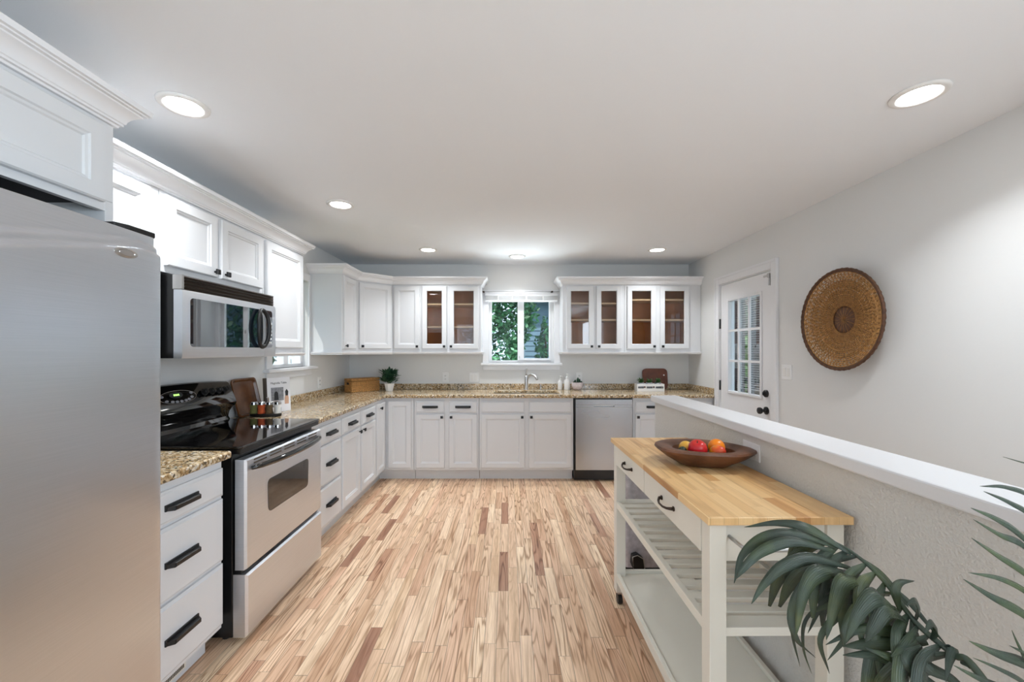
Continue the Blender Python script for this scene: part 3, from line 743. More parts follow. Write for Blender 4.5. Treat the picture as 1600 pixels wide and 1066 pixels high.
for k in range(17):
    u = k/16; y = Y0+.035+(Y1-Y0-.07)*u; c = math.sin(math.pi*u)
    pts.append((XO+.008+.045*c**.6, y, .822+.0*c)); rad.append(.010+.006*c**.5)
G().tube(pts, rad, 12).build('handle', 'blackgloss', od, True, world=True)
g = G(); g.rect(Y0+.004, Y1-.004, .028, .325, [(0, 1.299), (0, 1.243), (.008, 1.232), (.02, 1.232)])
g.bm.transform(Matrix(((0, -1, 0, 0), (1, 0, 0, 0), (0, 0, 1, 0), (0, 0, 0, 1)))); dr = g.build('storage_drawer', 'steel', st, world=True)
G().box(-1.30, -1.262, Y0+.006, Y1-.006, .326, .345).build('drawer_gap', 'oven', st, world=True)

# microwave over the stove, local frame x along the wall, front y=0
mw = thing('microwave', 'stainless steel over-the-range microwave with black oval handle', 'microwave', (-1.535, 1.895, 1.345), HZ)
W, HH = .765, .398
G().box(.0, W, .028, .386, .004, HH).build('body', 'oven', mw, bevel=.002)
g = G().box(.004, W-.004, .0, .030, .330, HH-.002); g.build('vent_hood', 'bronze', mw)
for k in range(4):
    z = .338+k*.0165; g = G(); g.loft([[(.006, -.014, z), (W-.02, -.014, z), (W-.02, -.010, z+.0035), (.006, -.010, z+.0035)], [(.006, .004, z+.007), (W-.006, .004, z+.007), (W-.006, .004, z+.010), (.006, .004, z+.010)]]); g.build('louver', 'bronze', mw)
G().box(0, .012, -.014, .03, .328, HH-.002).build('vent_end', 'nickel', mw)
def bowed(x0, x1, z0, z1, name, mat, hole=None, parent=mw):
    g = G(); n = 20
    def yf(x): return -.010-.005*(1-(2*(x)/W-1)**2)
    xs_ = [x0+(x1-x0)*k/n for k in range(n+1)]
    lo = [[(x, yf(x), z0), (x, yf(x)-.004, z0+.012), (x, yf(x)-.004, z1-.012), (x, yf(x), z1), (x, .027, z1), (x, .027, z0)] for x in xs_]
    g.loft(lo); return g.build(name, mat, parent, auto=.5), yf
dor, yf = bowed(.002, .636, .004, .326, 'door', 'steel')
pan, _ = bowed(.638, W-.002, .004, .326, 'control_panel', 'steel')
def glassy(x0, x1, z0, z1, name, parent, r=.018, off=.0045):
    out = rr([(x0, z0), (x1, z0), (x1, z1), (x0, z1)], r)
    g = G(); n = 18
    # ruled, following the bow
    rows = []
    ts = sorted({k/n for k in range(n+1)} | {q*r/(x1-x0) for q in (.02, .08, .18, .32, .5, .75, 1)} | {1-q*r/(x1-x0) for q in (.02, .08, .18, .32, .5, .75, 1)})
    for k in ts:
        x = x0+(x1-x0)*k; e = min(x-x0, x1-x); c = 0 if e > r else r-math.sqrt(max(0, r*r-(r-e)**2))
        if name == 'window' and x > .4: c = 0
        if name == 'keypad' and x < .67: c = 0
        rows.append([(x, yf(x)-off, z0+c), (x, yf(x)-off, z1-c), (x, yf(x)-.001, z1-c), (x, yf(x)-.001, z0+c)])
    g.loft(rows); return g.build(name, 'darkglass', parent)
glassy(.048, .6355, .058, .292, 'window', dor)
glassy(.6385, .722, .058, .292, 'keypad', pan)
kp = [c for c in pan.children][0]
for r_ in range(6):
    for c_ in range(3):
        x = .672+c_*.016; z = .085+r_*.024; G().box(x, x+.009, yf(x)-.0062, yf(x)-.0044, z, z+.012).build('button', 'ring', kp)
g = G(Matrix.Translation((.592, yf(.592)-.018, .175)) @ Matrix.Rotation(R(90), 4, 'X'))
loops = []
for k in range(40):
    a = 2*math.pi*k/40; ca, sa = math.cos(a), math.sin(a); 
    w_ = .052*abs(ca)**.9*(1 if ca >= 0 else -1); h_ = .112*sa
    out = Vector((ca*.7, sa, 0)).normalized(); c0 = Vector((w_, h_, .012*(1-sa*sa)))
    loops.append([tuple(c0+out*(.013*math.cos(b))+Vector((0, 0, .011*math.sin(b)))) for b in [2*math.pi*j/8 for j in range(8)]])
g.loft(loops, cyc=True); g.build('handle', 'blackplastic', dor, True)

# dishwasher
dw = thing('dishwasher', 'stainless steel dishwasher under the back counter', 'dishwasher', (1.01, YFc, 0))
G().box(.700, 1.318, YFc+.002, YB-.01, .02, .880).build('body', 'oven', dw, world=True)
G().box(.706, 1.312, YFc+.04, YFc+.05, .0, .02).build('base', 'oven', dw, world=True)
G().box(.704, 1.314, YFc-.006, YFc+.001, .022, .118).build('toe_panel', 'oven', dw, world=True)
g = G(); yd = YFc-.030
def dwb(x0, x1, z0, z1, y=yd): g.box(x0, x1, y, YFc, z0, z1)
dwb(.713, 1.314, .122, .788); dwb(.713, 1.314, .812, .868)
dwb(.713, .905, .788, .812, yd+.004); dwb(1.122, 1.314, .788, .812, yd+.004); dwb(.905, 1.122, .788, .812, yd+.022)
ddoor = g.build('door', 'steelv', dw, world=True, bevel=.0015)
g = G(); g.loft([[(.735, yd-.002, .786), (1.292, yd-.002, .786), (1.292, yd-.002, .789), (.735, yd-.002, .789)], [(.735, yd+.001, .786), (1.292, yd+.001, .786), (1.292, yd+.001, .789), (.735, yd+.001, .789)]])
g.box(.905, 1.122, yd-.006, yd+.020, .805, .812); g.build('pocket_handle', 'nickel', ddoor, world=True, bevel=.001)

# sink and faucet
sk = thing('sink', 'stainless steel undermount sink set in the back counter', 'sink', (.2, 4.58, .7))
g = G(); a, b, c_, d_ = -.168, .568, 4.392, 4.768
g.loft([[(a-.005, c_-.005, .8845), (b+.005, c_-.005, .8845), (b+.005, d_+.005, .8845), (a-.005, d_+.005, .8845)], [(a, c_, .8845), (b, c_, .8845), (b, d_, .8845), (a, d_, .8845)],
        [(a+.01, c_+.01, .70), (b-.01, c_+.01, .70), (b-.01, d_-.01, .70), (a+.01, d_-.01, .70)]], cap0=False)
g.build('basin', 'nickel', sk, world=True, bevel=.02, seg=3)
G().lathe([(0, .0), (.045, .0), (.045, .004), (.03, .002), (0, .002)], (.2, 4.6, .7005), 24).build('drain', 'chrome', sk, world=True)
fc = thing('faucet', 'brushed steel single-lever faucet behind the sink', 'faucet', (.215, 4.82, cz))
G().lathe([(.028, 0), (.028, .006), (.022, .012), (.020, .05), (.022, .075), (.021, .13), (.018, .155), (.015, .17), (0, .172)], (0, 0, 0), 24).build('body', 'nickel', fc, True)
G().tube([(0, -.0, .06), (.012, -.012, .13), (.03, -.03, .168), (.06, -.065, .185), (.095, -.10, .172), (.115, -.125, .145), (.12, -.13, .125)], [.012, .013, .013, .013, .013, .014, .015], 14).build('spout', 'nickel', fc, True)
G().tube([(0, 0, .165), (-.002, .0, .20), (.002, -.004, .235), (.006, -.012, .255)], [.012, .009, .008, .007], 12).build('lever', 'nickel', fc, True)
sd = thing('soap_dispenser', 'small chrome soap pump set in the counter right of the faucet', 'dispenser', (.385, 4.83, cz))
G().lathe([(.016, 0), (.016, .004), (.009, .01), (.008, .045), (.011, .05), (.010, .06), (0, .061)], seg=16).build('body', 'chrome', sd, True)
G().tube([(0, 0, .054), (0, -.04, .056), (0, -.055, .048)], .005, 8).build('nozzle', 'chrome', sd, True)

# ------------------------------------------------------------------ wall plates
def outlet(loc, rz, label, gangs=('socket',), group='wall plates', horiz=False, w=None):
    o = thing('outlet' if gangs[0] == 'socket' else 'light_switch', label, 'outlet' if gangs[0] == 'socket' else 'switch', loc, rz, group)
    n = len(gangs); ww = w or (.070+.046*(n-1)); Mx = Matrix.Rotation(R(90), 4, 'Y') if horiz else None
    G(Mx).rect(-ww/2, ww/2, -.058, .058, [(0, -.0005), (0, -.004), (.003, -.006)]).build('cover_plate', 'plate', o)
    for k, kind in enumerate(gangs):
        x = (k-(n-1)/2)*.046
        if kind == 'socket':
            for z in (-.020, .020):
                s_ = G(Mx).rect(x-.016, x+.016, z-.0145, z+.0145, [(0, -.0055), (0, -.0075), (.002, -.008)]).build('socket', 'plate', o)
                G(Mx).box(x-.008, x-.005, -.0088, -.0078, z-.005, z+.006).box(x+.005, x+.008, -.0088, -.0078, z-.005, z+.006).lathe([(0, 0), (.003, 0), (.003, .001), (0, .001)], (x, -.0083, z-.010), 8).build('slot', 'slot', s_)
        else:
            G(Mx).rect(x-.0165, x+.0165, -.033, .033, [(0, -.0055), (0, -.0085), (.002, -.010)]).build('rocker', 'ring', o)
    return o
outlet((P(696, 590, YB)[0], YB, 1.06), 0, 'white wall outlet on the back wall left of the sink window, nearer the corner')
outlet((P(741, 590, YB)[0], YB, 1.06), 0, 'white double switch plate on the back wall just left of the sink window', ('rocker', 'rocker'))
outlet((P(905, 590, YB)[0], YB, 1.06), 0, 'white wall outlet on the back wall behind the pink-speckled plant pot')
outlet((XL, 4.14, 1.06), HZ, 'white wall outlet on the left wall before the corner')
outlet((XR, 3.19, 1.215), -HZ, 'white double rocker switch on the right wall beside the door', ('rocker', 'rocker'))
outlet((1.02, 1.70, .966), -HZ, 'white outlet mounted sideways on the half wall above the cart', horiz=True)

# ------------------------------------------------------------------ woven wall basket
wb = thing('wall_basket', 'round woven brown wicker basket hung on the right wall', 'basket', (XR-.028, 2.60, 1.583), R(-90), None)
# local frame: x along wall, y towards the wall, z up
BR = .318
def zz(r): return -.010-.040*(r/BR)**2          # dish: rim stands off the wall
def ring(g, r, t, amp, n, seg=6, ph=0, wob=.0):
    m = 144
    pts = [(r*math.cos(2*math.pi*k/m)*(1+wob*math.sin(7*k/m*6.283)), zz(r)+.0, r*math.sin(2*math.pi*k/m)) for k in range(m)]
    rs = [t*(1+amp*math.sin(n*2*math.pi*k/m+ph)) for k in range(m)]
    g.tube(pts, rs, seg, cyc=True)
g = G()
for k in range(17):
    r = .100+k*.0125; ring(g, r, .0042, .38, 36 if k % 2 else 48, ph=k*1.3)
g.build('coil', 'wickerlt', wb, True)
g = G()
for k in range(68):
    a = 2*math.pi*k/68; pts = []
    for j in range(15):
        r = .090+(BR-.090)*j/14; aa = a+.14*(j/14)+.02*math.sin(j*2+k); pts.append((r*math.cos(aa), zz(r)+(.004 if j % 2 else -.005), r*math.sin(aa)))
    g.tube(pts, .0038, 5)
g.build('spoke', 'wicker', wb, True)['kind'] = 'stuff'
g = G()
for k in range(68):
    a = 2*math.pi*(k+.5)/68; pts = []
    for j in range(10):
        r = .090+(.245-.090)*j/9; aa = a-.10*(j/9); pts.append((r*math.cos(aa), zz(r)+(-.005 if j % 2 else .004), r*math.sin(aa)))
    g.tube(pts, .0048, 5)
g.build('inner_weave', 'wicker', wb, True)['kind'] = 'stuff'
g = G(); ring(g, BR, .009, .18, 90); ring(g, BR-.009, .006, .3, 72); g.build('rim', 'wickerdk', wb, True)
g = G(Matrix.Rotation(R(90), 4, 'X')); g.lathe([(0, .014), (.03, .017), (.065, .016), (.086, .012), (.092, .005), (.0, .005)], seg=40); g.build('center_disc', 'wickerdk', wb, True)
g = G(); ring(g, .092, .006, .25, 40); g.tube([(0, -.016, 0), (.06*math.cos(1), -.014, .06)], .002, 5)
for k in range(16):
    a = k*.3927; g.tube([(0, -.018, 0), (.085*math.cos(a), -.015, .085*math.sin(a))], .0018, 5)
g.build('center_binding', 'wicker', wb, True)
G().box(-.01, .01, .0, .026, .20, .215).build('hook', 'nickel', wb)

# ------------------------------------------------------------------ kitchen cart
ca = thing('kitchen_cart', 'cream kitchen cart with butcher block top and slatted shelf by the half wall', 'cart', (.79, 1.72, 0), R(.5))
CX0, CX1, CY0, CY1 = -.215, .212, -.540, .545       # top outline, local
G().box(CX0, CX1, CY0, CY1, .877, .900).build('countertop', 'butcher', ca, bevel=.002)
lx = (CX0+.014, CX1-.014-.050); ly = (CY0+.018, CY1-.018-.050)
for x in lx:
    for y in ly: G().box(x, x+.050, y, y+.050, .075, .8765).build('leg', 'cart', ca, bevel=.002)
for x in lx:
    for y in ly:
        cs = G(Matrix.Translation((x+.025, y+.025, 0))).box(-.012, .012, -.004, .022, .055, .0745).build('caster', 'nickel', ca)
        g = G(Matrix.Translation((x+.025, y+.025, 0)) @ Matrix.Translation((-.012, .008, .0275)) @ Matrix.Rotation(R(90), 4, 'Y')); g.lathe([(0, 0), (.0275, 0), (.0275, .024), (0, .024)], seg=24); g.build('wheel', 'blackplastic', cs, bevel=.003)
la, lb = CX0+.014, CX1-.014; ya, yb = CY0+.018, CY1-.018
ap0, ap1 = .760, .8765
for y in (ya+.010, yb-.026): G().box(la+.050, lb-.050, y, y+.016, ap0, ap1).build('apron', 'cart', ca, bevel=.001)
G().box(lb-.018, lb-.004, ya+.05, yb-.05, ap0, ap1).build('apron', 'cart', ca, bevel=.001)
ymid = (ya+yb)/2+.035
G().box(la+.006, la+.30, ymid-.010, ymid+.010, ap0+.01, ap1).build('divider', 'cart', ca)
for (p, q) in ((ya+.053, ymid-.004), (ymid+.004, yb-.053)):
    g = G(); n = 18; lo = []
    for k in range(n+1):
        y = p+(q-p)*k/n; s_ = 0.0
        lo.append([(la-.002, y, .769+s_), (la+.014, y, .769+s_), (la+.014, y, .872), (la-.002, y, .872)])
    g.loft(lo); dd = g.build('drawer', 'cart', ca, bevel=.0015)
    G().box(la+.0145, la+.33, p+.01, q-.01, .785, .795).build('drawer_box', 'cart', dd)
    m = (p+q)/2; h = .055
    pts = [(la-.004, m-h, .822), (la-.012, m-h, .822), (la-.022, m-h*.7, .818), (la-.028, m-h*.3, .816), (la-.028, m+h*.3, .816), (la-.022, m+h*.7, .818), (la-.012, m+h, .822), (la-.004, m+h, .822)]
    g = G(); g.tube(pts, [.006, .006, .0045, .004, .004, .0045, .006, .006], 10); g.tube([(la-.002, m-h, .822), (la-.006, m-h, .822)], .009, 12); g.tube([(la-.002, m+h, .822), (la-.006, m+h, .822)], .009, 12)
    g.build('pull', 'bronze', dd, True)
# slatted shelf
for x in (la+.001, lb-.023): G().box(x, x+.022, ya+.050, yb-.050, .535, .568).build('shelf_rail', 'cart', ca, bevel=.0015)
ns = 15
for k in range(ns):
    y = ya+.004+(yb-ya-.050)*k/(ns-1); w_ = .038
    if k == 0: G().box(la+.050, lb-.050, ya+.004, ya+.060, .540, .566).build('slat', 'cart', ca, bevel=.0015)
    elif k == ns-1: G().box(la+.050, lb-.050, yb-.060, yb-.004, .540, .566).build('slat', 'cart', ca, bevel=.0015)
    else: G().box(la+.0235, lb-.0235, y+.002, y+.002+w_, .550, .566).build('slat', 'cart', ca, bevel=.0015)
# bottom shelf
G().box(la+.020, lb-.020, ya+.020, yb-.020, .150, .164).build('bottom_shelf', 'cart', ca)
for x in (la+.001, lb-.019): G().box(x, x+.018, ya+.050, yb-.050, .135, .180).build('shelf_rail', 'cart', ca, bevel=.0015)
for y in (ya+.005, yb-.023): G().box(la+.050, lb-.050, y, y+.018, .135, .180).build('shelf_rail', 'cart', ca, bevel=.0015)
z_ = .828; g = G(); 
g.tube([(la+.062, ya+.009, z_+.006), (la+.070, ya-.045, z_), (la+.085, ya-.058, z_-.003), (lb-.085, ya-.058, z_-.003), (lb-.066, ya-.050, z_), (lb-.078, ya+.009, z_+.010)], .0055, 10)
g.build('towel_bar', 'nickel', ca, True)

# wooden bowl on the cart
bo = thing('wooden_bowl', 'rustic carved dark wood bowl holding fruit on the cart', 'bowl', (.828, 1.735, .9005), R(-24))
def wp(a, z): return 1+.05*math.sin(2*a+.6)+.035*math.sin(3*a+2.1)+.02*math.sin(5*a)+.012*math.sin(8*a+1)
bb = G(); bb.lathe([(0, 0), (.40, 0), (.50, .004), (.80, .036), (.97, .061), (1.0, .068), (.985, .076), (.92, .079), (.70, .074), (.62, .065), (.58, .044), (.45, .020), (0, .014)], seg=64, sx=.190, sy=.148, warp=wp)
bo_m = bb.build('bowl', 'bowl', bo, auto=.55)
BZ = .9005
def fruit(name, label, cat, loc, prof, scale, rot, mat, stem=None):
    o = thing(name, label, cat, loc); o.rotation_euler = (R(rot[0]), R(rot[1]), R(rot[2]))
    zm = prof[-1][1]*scale/2; G().lathe([(r*scale, z*scale-zm) for r, z in prof], seg=28).build('fruit', mat, o, True)
    if stem: G().tube([(0, 0, prof[-1][1]*scale-zm-.002), (.002, 0, prof[-1][1]*scale-zm+.010)], .0018, 6).build('stem', 'bark', o)
    return o
def ramped(name, stops, axis=2, ns=6, rough=.3):
    t = NT(name); s_ = t.n('SeparateXYZ', {0: t.obj()}).outputs[axis]
    v = t.math('ADD', t.math('MULTIPLY', s_, 9.0), t.math('MULTIPLY', t.noise(t.obj(), 28, 2), .8))
    t.set(Base_Color=t.ramp(v, stops), Roughness=rough); return t.m
M['apple'] = ramped('red_apple_skin', [(.1, lin(120, 8, 22)), (.5, lin(196, 16, 34)), (.95, lin(214, 60, 40))])
M['mango'] = ramped('red_yellow_skin', [(.1, lin(214, 180, 40)), (.42, lin(226, 96, 34)), (.8, lin(204, 28, 36))])
M['orange'] = ramped('orange_skin', [(.0, lin(240, 120, 20)), (.9, lin(252, 150, 20))])
M['lime'] = ramped('lime_skin', [(.0, lin(160, 190, 40)), (.9, lin(196, 208, 60))])
M['yellow'] = ramped('yellow_skin', [(.0, lin(232, 160, 60)), (.9, lin(240, 196, 80))])
M['avocado'] = simple('avocado_skin', lin(36, 52, 34), .5, noise=.4, nscale=80, bump=.4)
round_ = [(0, .06), (.35, .02), (.75, .18), (.97, .52), (1.0, .9), (.9, 1.35), (.62, 1.68), (.3, 1.76), (0, 1.64)]
oval = [(0, 0), (.35, .06), (.72, .32), (.95, .8), (.96, 1.25), (.78, 1.75), (.5, 2.1), (.22, 2.28), (0, 2.32)]
sph = [(math.sin(math.pi*k/14), 1-math.cos(math.pi*k/14)) for k in range(15)]
fruit('apple', 'shiny dark red apple in the front middle of the bowl', 'fruit', (0.7969, 1.7089, BZ+0.070), round_, .038, (20, -14, 0), 'apple', True)
fruit('mango', 'red and yellow mango in front of the orange', 'fruit', (0.8719, 1.6900, BZ+0.064), oval, .028, (20, 72, -30), 'mango')
fruit('orange', 'bright orange fruit at the right side of the bowl', 'fruit', (0.8964, 1.7485, BZ+0.070), sph, .034, (0, 0, 0), 'orange')
fruit('lime', 'yellow-green citrus at the back of the bowl', 'fruit', (0.8369, 1.7769, BZ+0.062), sph, .029, (0, 0, 0), 'lime')
fruit('lemon', 'pale yellow fruit at the back left of the bowl', 'fruit', (0.7774, 1.7777, BZ+0.060), sph, .029, (0, 0, 0), 'yellow')
fruit('avocado', 'dark green avocado at the left end of the bowl', 'fruit', (0.7476, 1.7416, BZ+0.056), oval, .018, (0, 70, 60), 'avocado')

# stainless bin beyond the cart
tr = thing('trash_can', 'stainless steel pedal trash can on the floor behind the cart', 'bin', (.86, 2.68, 0))
g = G(); g.prism(rr([(.735, 2.555), (.985, 2.555), (.985, 2.80), (.735, 2.80)], .03), .02, .60); g.build('bin_body', 'trash', tr, world=True, auto=.6)
G().prism(rr([(.733, 2.553), (.987, 2.553), (.987, 2.802), (.733, 2.802)], .03), 0, .019).build('base', 'blackplastic', tr, world=True)
G().prism(rr([(.731, 2.551), (.989, 2.551), (.989, 2.804), (.731, 2.804)], .03), .601, .64).build('lid', 'blackplastic', tr, world=True, bevel=.004)
g = G(); g.prism([(.775, .03), (.845, .03), (.835, .10), (.80, .125), (.77, .115), (.765, .06)], 2.515, 2.552, 'y'); pd = g.build('pedal', 'blackplastic', tr, world=True, bevel=.004)
G().tube([(.775, 2.513, .03), (.845, 2.513, .03), (.837, 2.513, .095), (.80, 2.513, .118), (.77, 2.513, .108)], .003, 8, cyc=True).build('pedal_trim', 'nickel', pd, True, world=True)

# ------------------------------------------------------------------ things on the counters
CZ = cz+.0008
# wooden tray leaning on the wall beside the stove
tr_ = thing('wooden_tray', 'square dark wood tray leaning against the wall beside the stove', 'tray', (-1.838, 2.90, CZ), HZ); tr_.rotation_euler = (R(-13), 0, HZ)
o_ = rr([(-.135, .002), (.135, .002), (.135, .272), (-.135, .272)], .035); 
def inset(pts, d, c=(0, .137)): return [(c[0]+(x-c[0])*(1-d/.135), c[1]+(z-c[1])*(1-d/.135)) for x, z in pts]
g = G(); g.loft([[(x, .012, z) for x, z in inset(o_, .012)], [(x, -.004, z) for x, z in o_], [(x, -.012, z) for x, z in o_], [(x, -.012, z) for x, z in inset(o_, .010)], [(x, .002, z) for x, z in inset(o_, .022)]])
g.build('tray', 'walnut', tr_, auto=.5)
# spice rack
sr = thing('spice_rack', 'black oval spice rack base and handle on the left counter', 'rack', (-1.715, 2.875, CZ), R(4))
G().lathe([(0, 0), (.048, 0), (.05, .006), (.05, .018), (.047, .022), (0, .022)], seg=40, sx=2.15, sy=.95).build('base', 'blackplastic', sr, auto=.6)
g = G(); g.tube([(-.095, .018, .021), (-.095, .018, .060), (-.05, .018, .064), (.05, .018, .064), (.095, .018, .060), (.095, .018, .021)], .003, 8); g.tube([(0, .036, .02), (0, .036, .12), (0, .03, .128), (0, .01, .130)], .004, 8)
g.build('frame', 'chrome', sr, True)
M['herb'] = simple('dried_herbs', lin(112, 112, 62), .9, noise=.4, nscale=300); M['paprika'] = simple('red_spice', lin(190, 84, 42), .9, noise=.3, nscale=300)
M['pepper'] = simple('brown_spice', lin(104, 84, 58), .9, noise=.5, nscale=300); M['salt'] = simple('white_spice', lin(226, 224, 220), .9)
M['seed'] = simple('dark_spice', lin(60, 48, 38), .9, noise=.4, nscale=300)
jar0 = None
for i, (x, y, mt, lab) in enumerate([(-.073, -.018, 'herb', 'spice jar of green herbs, leftmost in the black rack'), (-.018, -.022, 'paprika', 'spice jar of orange-red powder in the black rack'),
                               (.035, -.020, 'pepper', 'spice jar of brown pepper in the black rack'), (.086, -.012, 'salt', 'spice jar of white salt, rightmost in the black rack')]):
    Mj = WM(sr) @ Matrix.Translation((x, y, .0225)); lc = Mj.to_translation()
    j = thing('spice_jar', lab, 'jar', lc, 0, 'spice jars in the rack')
    G().lathe([(0, 0), (.0225, 0), (.024, .004), (.0215, .022), (.0205, .038), (.0235, .056), (.0225, .062), (0, .062)], seg=24).build('contents', mt, j, True)
    G().lathe([(.0, .0625), (.0235, .0625), (.0235, .080), (.021, .083), (0, .083)], seg=24).build('lid', 'chrome', j, auto=.6)
# cookbook standing upright
bk = thing('book', 'white hardcover cookbook standing upright on the left counter', 'book', (-1.735, 3.088, CZ), R(62)); bk.rotation_euler = (R(-4), 0, R(62))
G().box(-.086, .086, .003, .042, .003, .257).build('pages', 'paper', bk)
cv = G().box(-.090, .090, -.0005, .0025, 0, .26).box(-.090, .090, .0425, .0455, 0, .26).build('cover', 'paper', bk)
G().box(-.0935, -.0905, -.0005, .0455, 0, .26).build('spine', 'spine', bk)
T0 = Matrix.Rotation(R(90), 4, 'X')
text('Magnolia Table', .021, 'title', 'ink', Matrix.Translation((0.0, -.0012, .218)) @ T0, cv, .0002)
ph = G().box(-.062, .035, -.0015, -.0008, .085, .185).build('cover_picture', 'photo_grey', cv)
G().prism([(-.04, .09), (-.005, .09), (-.008, .14), (-.016, .155), (-.03, .155), (-.038, .14)], -.0022, -.0016, 'y').build('picture_figure', 'ink', ph)
g = G().prism([(.042, .055), (.074, .055), (.076, .10), (.068, .128), (.052, .128), (.042, .10)], -.0016, -.0009, 'y'); g.build('picture_figure', 'skin', cv)
G().prism([(.05, .118), (.07, .118), (.073, .15), (.060, .168), (.048, .15)], -.0022, -.0010, 'y').build('picture_hair', 'ink', cv)
# woven lidded basket
wk = thing('storage_basket', 'rectangular woven seagrass box with lid in the counter corner', 'basket', (-1.722, 4.47, CZ), R(50))
def woven(g, x0, x1, y0, y1, z0, z1, n):
    for k in range(n):
        z = z0+(z1-z0)*(k+.5)/n; rr_ = (z1-z0)/n*.55; pts = []
        path = [(x0, y0), (x1, y0), (x1, y1), (x0, y1)]
        for a in range(4):
            p, q = Vector(path[a]), Vector(path[(a+1) % 4]); m = max(4, int((q-p).length/.012)); nrm = Vector((q-p)).normalized(); nrm = Vector((nrm.y, -nrm.x))
            for j in range(m):
                v = p+(q-p)*j/m+nrm*.0022*(1 if (j+k) % 2 else -1)*(0 if j == 0 else 1); pts.append((v.x, v.y, z))
        g.tube(pts, rr_, 6, cyc=True)
g = G().box(.006, .344, .006, .154, .002, .118); woven(g, .005, .345, .005, .155, .001, .118, 11); g.build('basket_body', 'wickerlt', wk)
g = G().box(.004, .346, .004, .156, .126, .146); woven(g, .003, .347, .003, .157, .124, .150, 3)
g.build('lid', 'wickerlt', wk)
G().box(-.004, .001, .055, .10, .085, .108).build('handle_hole', 'soil', wk)
# plants
def leafy(name, mat, parent, n, h, spread, lw, ll, seed, up=.5):
    rnd = random.Random(seed); g = G()
    for k in range(n):
        a = rnd.uniform(0, 6.283); t = rnd.random(); bz = h*.15+h*.75*t; r0 = spread*.35*rnd.random()
        b = Vector((r0*math.cos(a), r0*math.sin(a), bz)); el = rnd.uniform(up-.4, up+.6)
        d = Vector((math.cos(a)*math.cos(el), math.sin(a)*math.cos(el), math.sin(el))); L_ = ll*rnd.uniform(.7, 1.2)
        pts = [b+d*L_*s_+Vector((0, 0, -.12*L_*s_*s_)) for s_ in (0, .25, .5, .75, 1)]
        g.strip(pts, [lw*.3, lw*.9, lw, lw*.7, lw*.05], (-math.sin(a), math.cos(a), 0), .35)
    return g.build(name, mat, parent, solid=.0008)
pp = thing('potted_plant', 'leafy dark green plant in a white faceted pot beside the woven box', 'plant', (-1.372, 4.69, CZ))
G().lathe([(0, 0), (.040, 0), (.060, .088), (.053, .088), (.050, .076), (0, .076)], seg=8).build('pot', 'ceramic', pp)
G().lathe([(0, .0765), (.0495, .0765), (.0495, .080), (0, .080)], seg=12).build('soil', 'soil', pp)
g = G(); rnd = random.Random(3)
for k in range(9):
    a = k*.7; g.tube([(.01*math.cos(a), .01*math.sin(a), .078), (.035*math.cos(a), .035*math.sin(a), .13), (.06*math.cos(a), .06*math.sin(a), .16)], .0022, 5)
g.build('stem', 'stem', pp)
lf = leafy('foliage', 'leafdark', pp, 170, .16, .24, .030, .072, 5, .75); lf.location = (0, 0, .07)
pk = thing('potted_succulent', 'small succulent in a round pink-speckled pot right of the sink', 'plant', (P(902, 0, 4.80)[0], 4.80, CZ))
G().lathe([(0, 0), (.035, 0), (.056, .018), (.066, .05), (.067, .092), (.061, .092), (.060, .082), (0, .080)], seg=36).build('pot', 'pink', pk, True)
G().lathe([(0, .081), (.0595, .0825), (.0595, .085), (0, .086)], seg=20).build('soil', 'soil', pk)
g = G()
for (x, y, h, r) in ((-.025, 0, .035, .011), (.005, -.01, .062, .013), (.028, .005, .045, .011), (.008, .03, .05, .012), (-.04, -.01, .02, .010), (.045, -.015, .022, .01)):
    g.ball((x, y, .083+h*.45), r, r, h*.6, 12)
for k in range(16):
    a = k*.39; g.strip([(.02*math.cos(a), .02*math.sin(a), .085), (.04*math.cos(a), .04*math.sin(a), .096), (.056*math.cos(a), .056*math.sin(a), .09)], [.006, .010, .001], (-math.sin(a), math.cos(a), 0), .3)
g.build('foliage', 'leafdark', pk, True)
def pump(px, Y, h, r, lab):
    o = thing('soap_bottle', lab, 'bottle', (P(px, 0, Y)[0], Y, CZ), 0, 'white pump bottles at the sink')
    G().lathe([(0, 0), (r*.97, 0), (r, .004), (r, h*.52), (r*.93, h*.57), (r*.42, h*.66), (r*.42, h*.72), (0, h*.72)], seg=28).build('bottle', 'ceramic', o, True)
    g = G(); g.lathe([(r*.48, h*.722), (r*.48, h*.78), (r*.2, h*.80), (r*.16, h*.92), (r*.34, h*.93), (r*.34, h*.985), (0, h)], seg=18)
    g.build('pump_head', 'ceramic', o, True); G().tube([(0, 0, h*.955), (r*.9, -.004, h*.955), (r*1.1, -.004, h*.92)], .0035, 8).build('nozzle', 'ceramic', o, True)
    return o
pump(875, 4.84, .165, .027, 'slim white soap pump bottle, left one of the pair by the sink')
pump(886, 4.82, .190, .035, 'larger white soap pump bottle, right one of the pair by the sink')
# white planter with three succulents, dark board behind it
cb = thing('cutting_board', 'dark wooden cutting board leaning on the back wall at the right end', 'cutting board', (P(1024, 0, 4.87)[0], 4.868, CZ)); cb.rotation_euler = (R(-7), 0, 0)
o_ = rr([(-.148, 0), (.148, 0), (.148, .155), (.135, .245), (-.135, .245), (-.148, .155)], .06, 8)
g = G(); out = rr([(-.150, .001), (.150, .001), (.150, .25), (-.150, .25)], .055, 8); g.prism(out, -.010, .010, 'y'); g.build('board', 'board', cb, bevel=.004)
G(Matrix.Translation((.105, -.0105, .17)) @ Matrix.Rotation(R(90), 4, 'X')).lathe([(0, 0), (.009, 0), (.009, .001), (0, .001)], seg=16).build('hole', 'plate', cb)
pl = thing('planter_box', 'white slotted planter tray holding three small plants on the back counter', 'planter', (P(1014.5, 0, 4.66)[0], 4.66, CZ))
g = G(); w_, dp, h_ = .155, .05, .085
g.box(-w_, w_, -dp, dp, 0, .008)
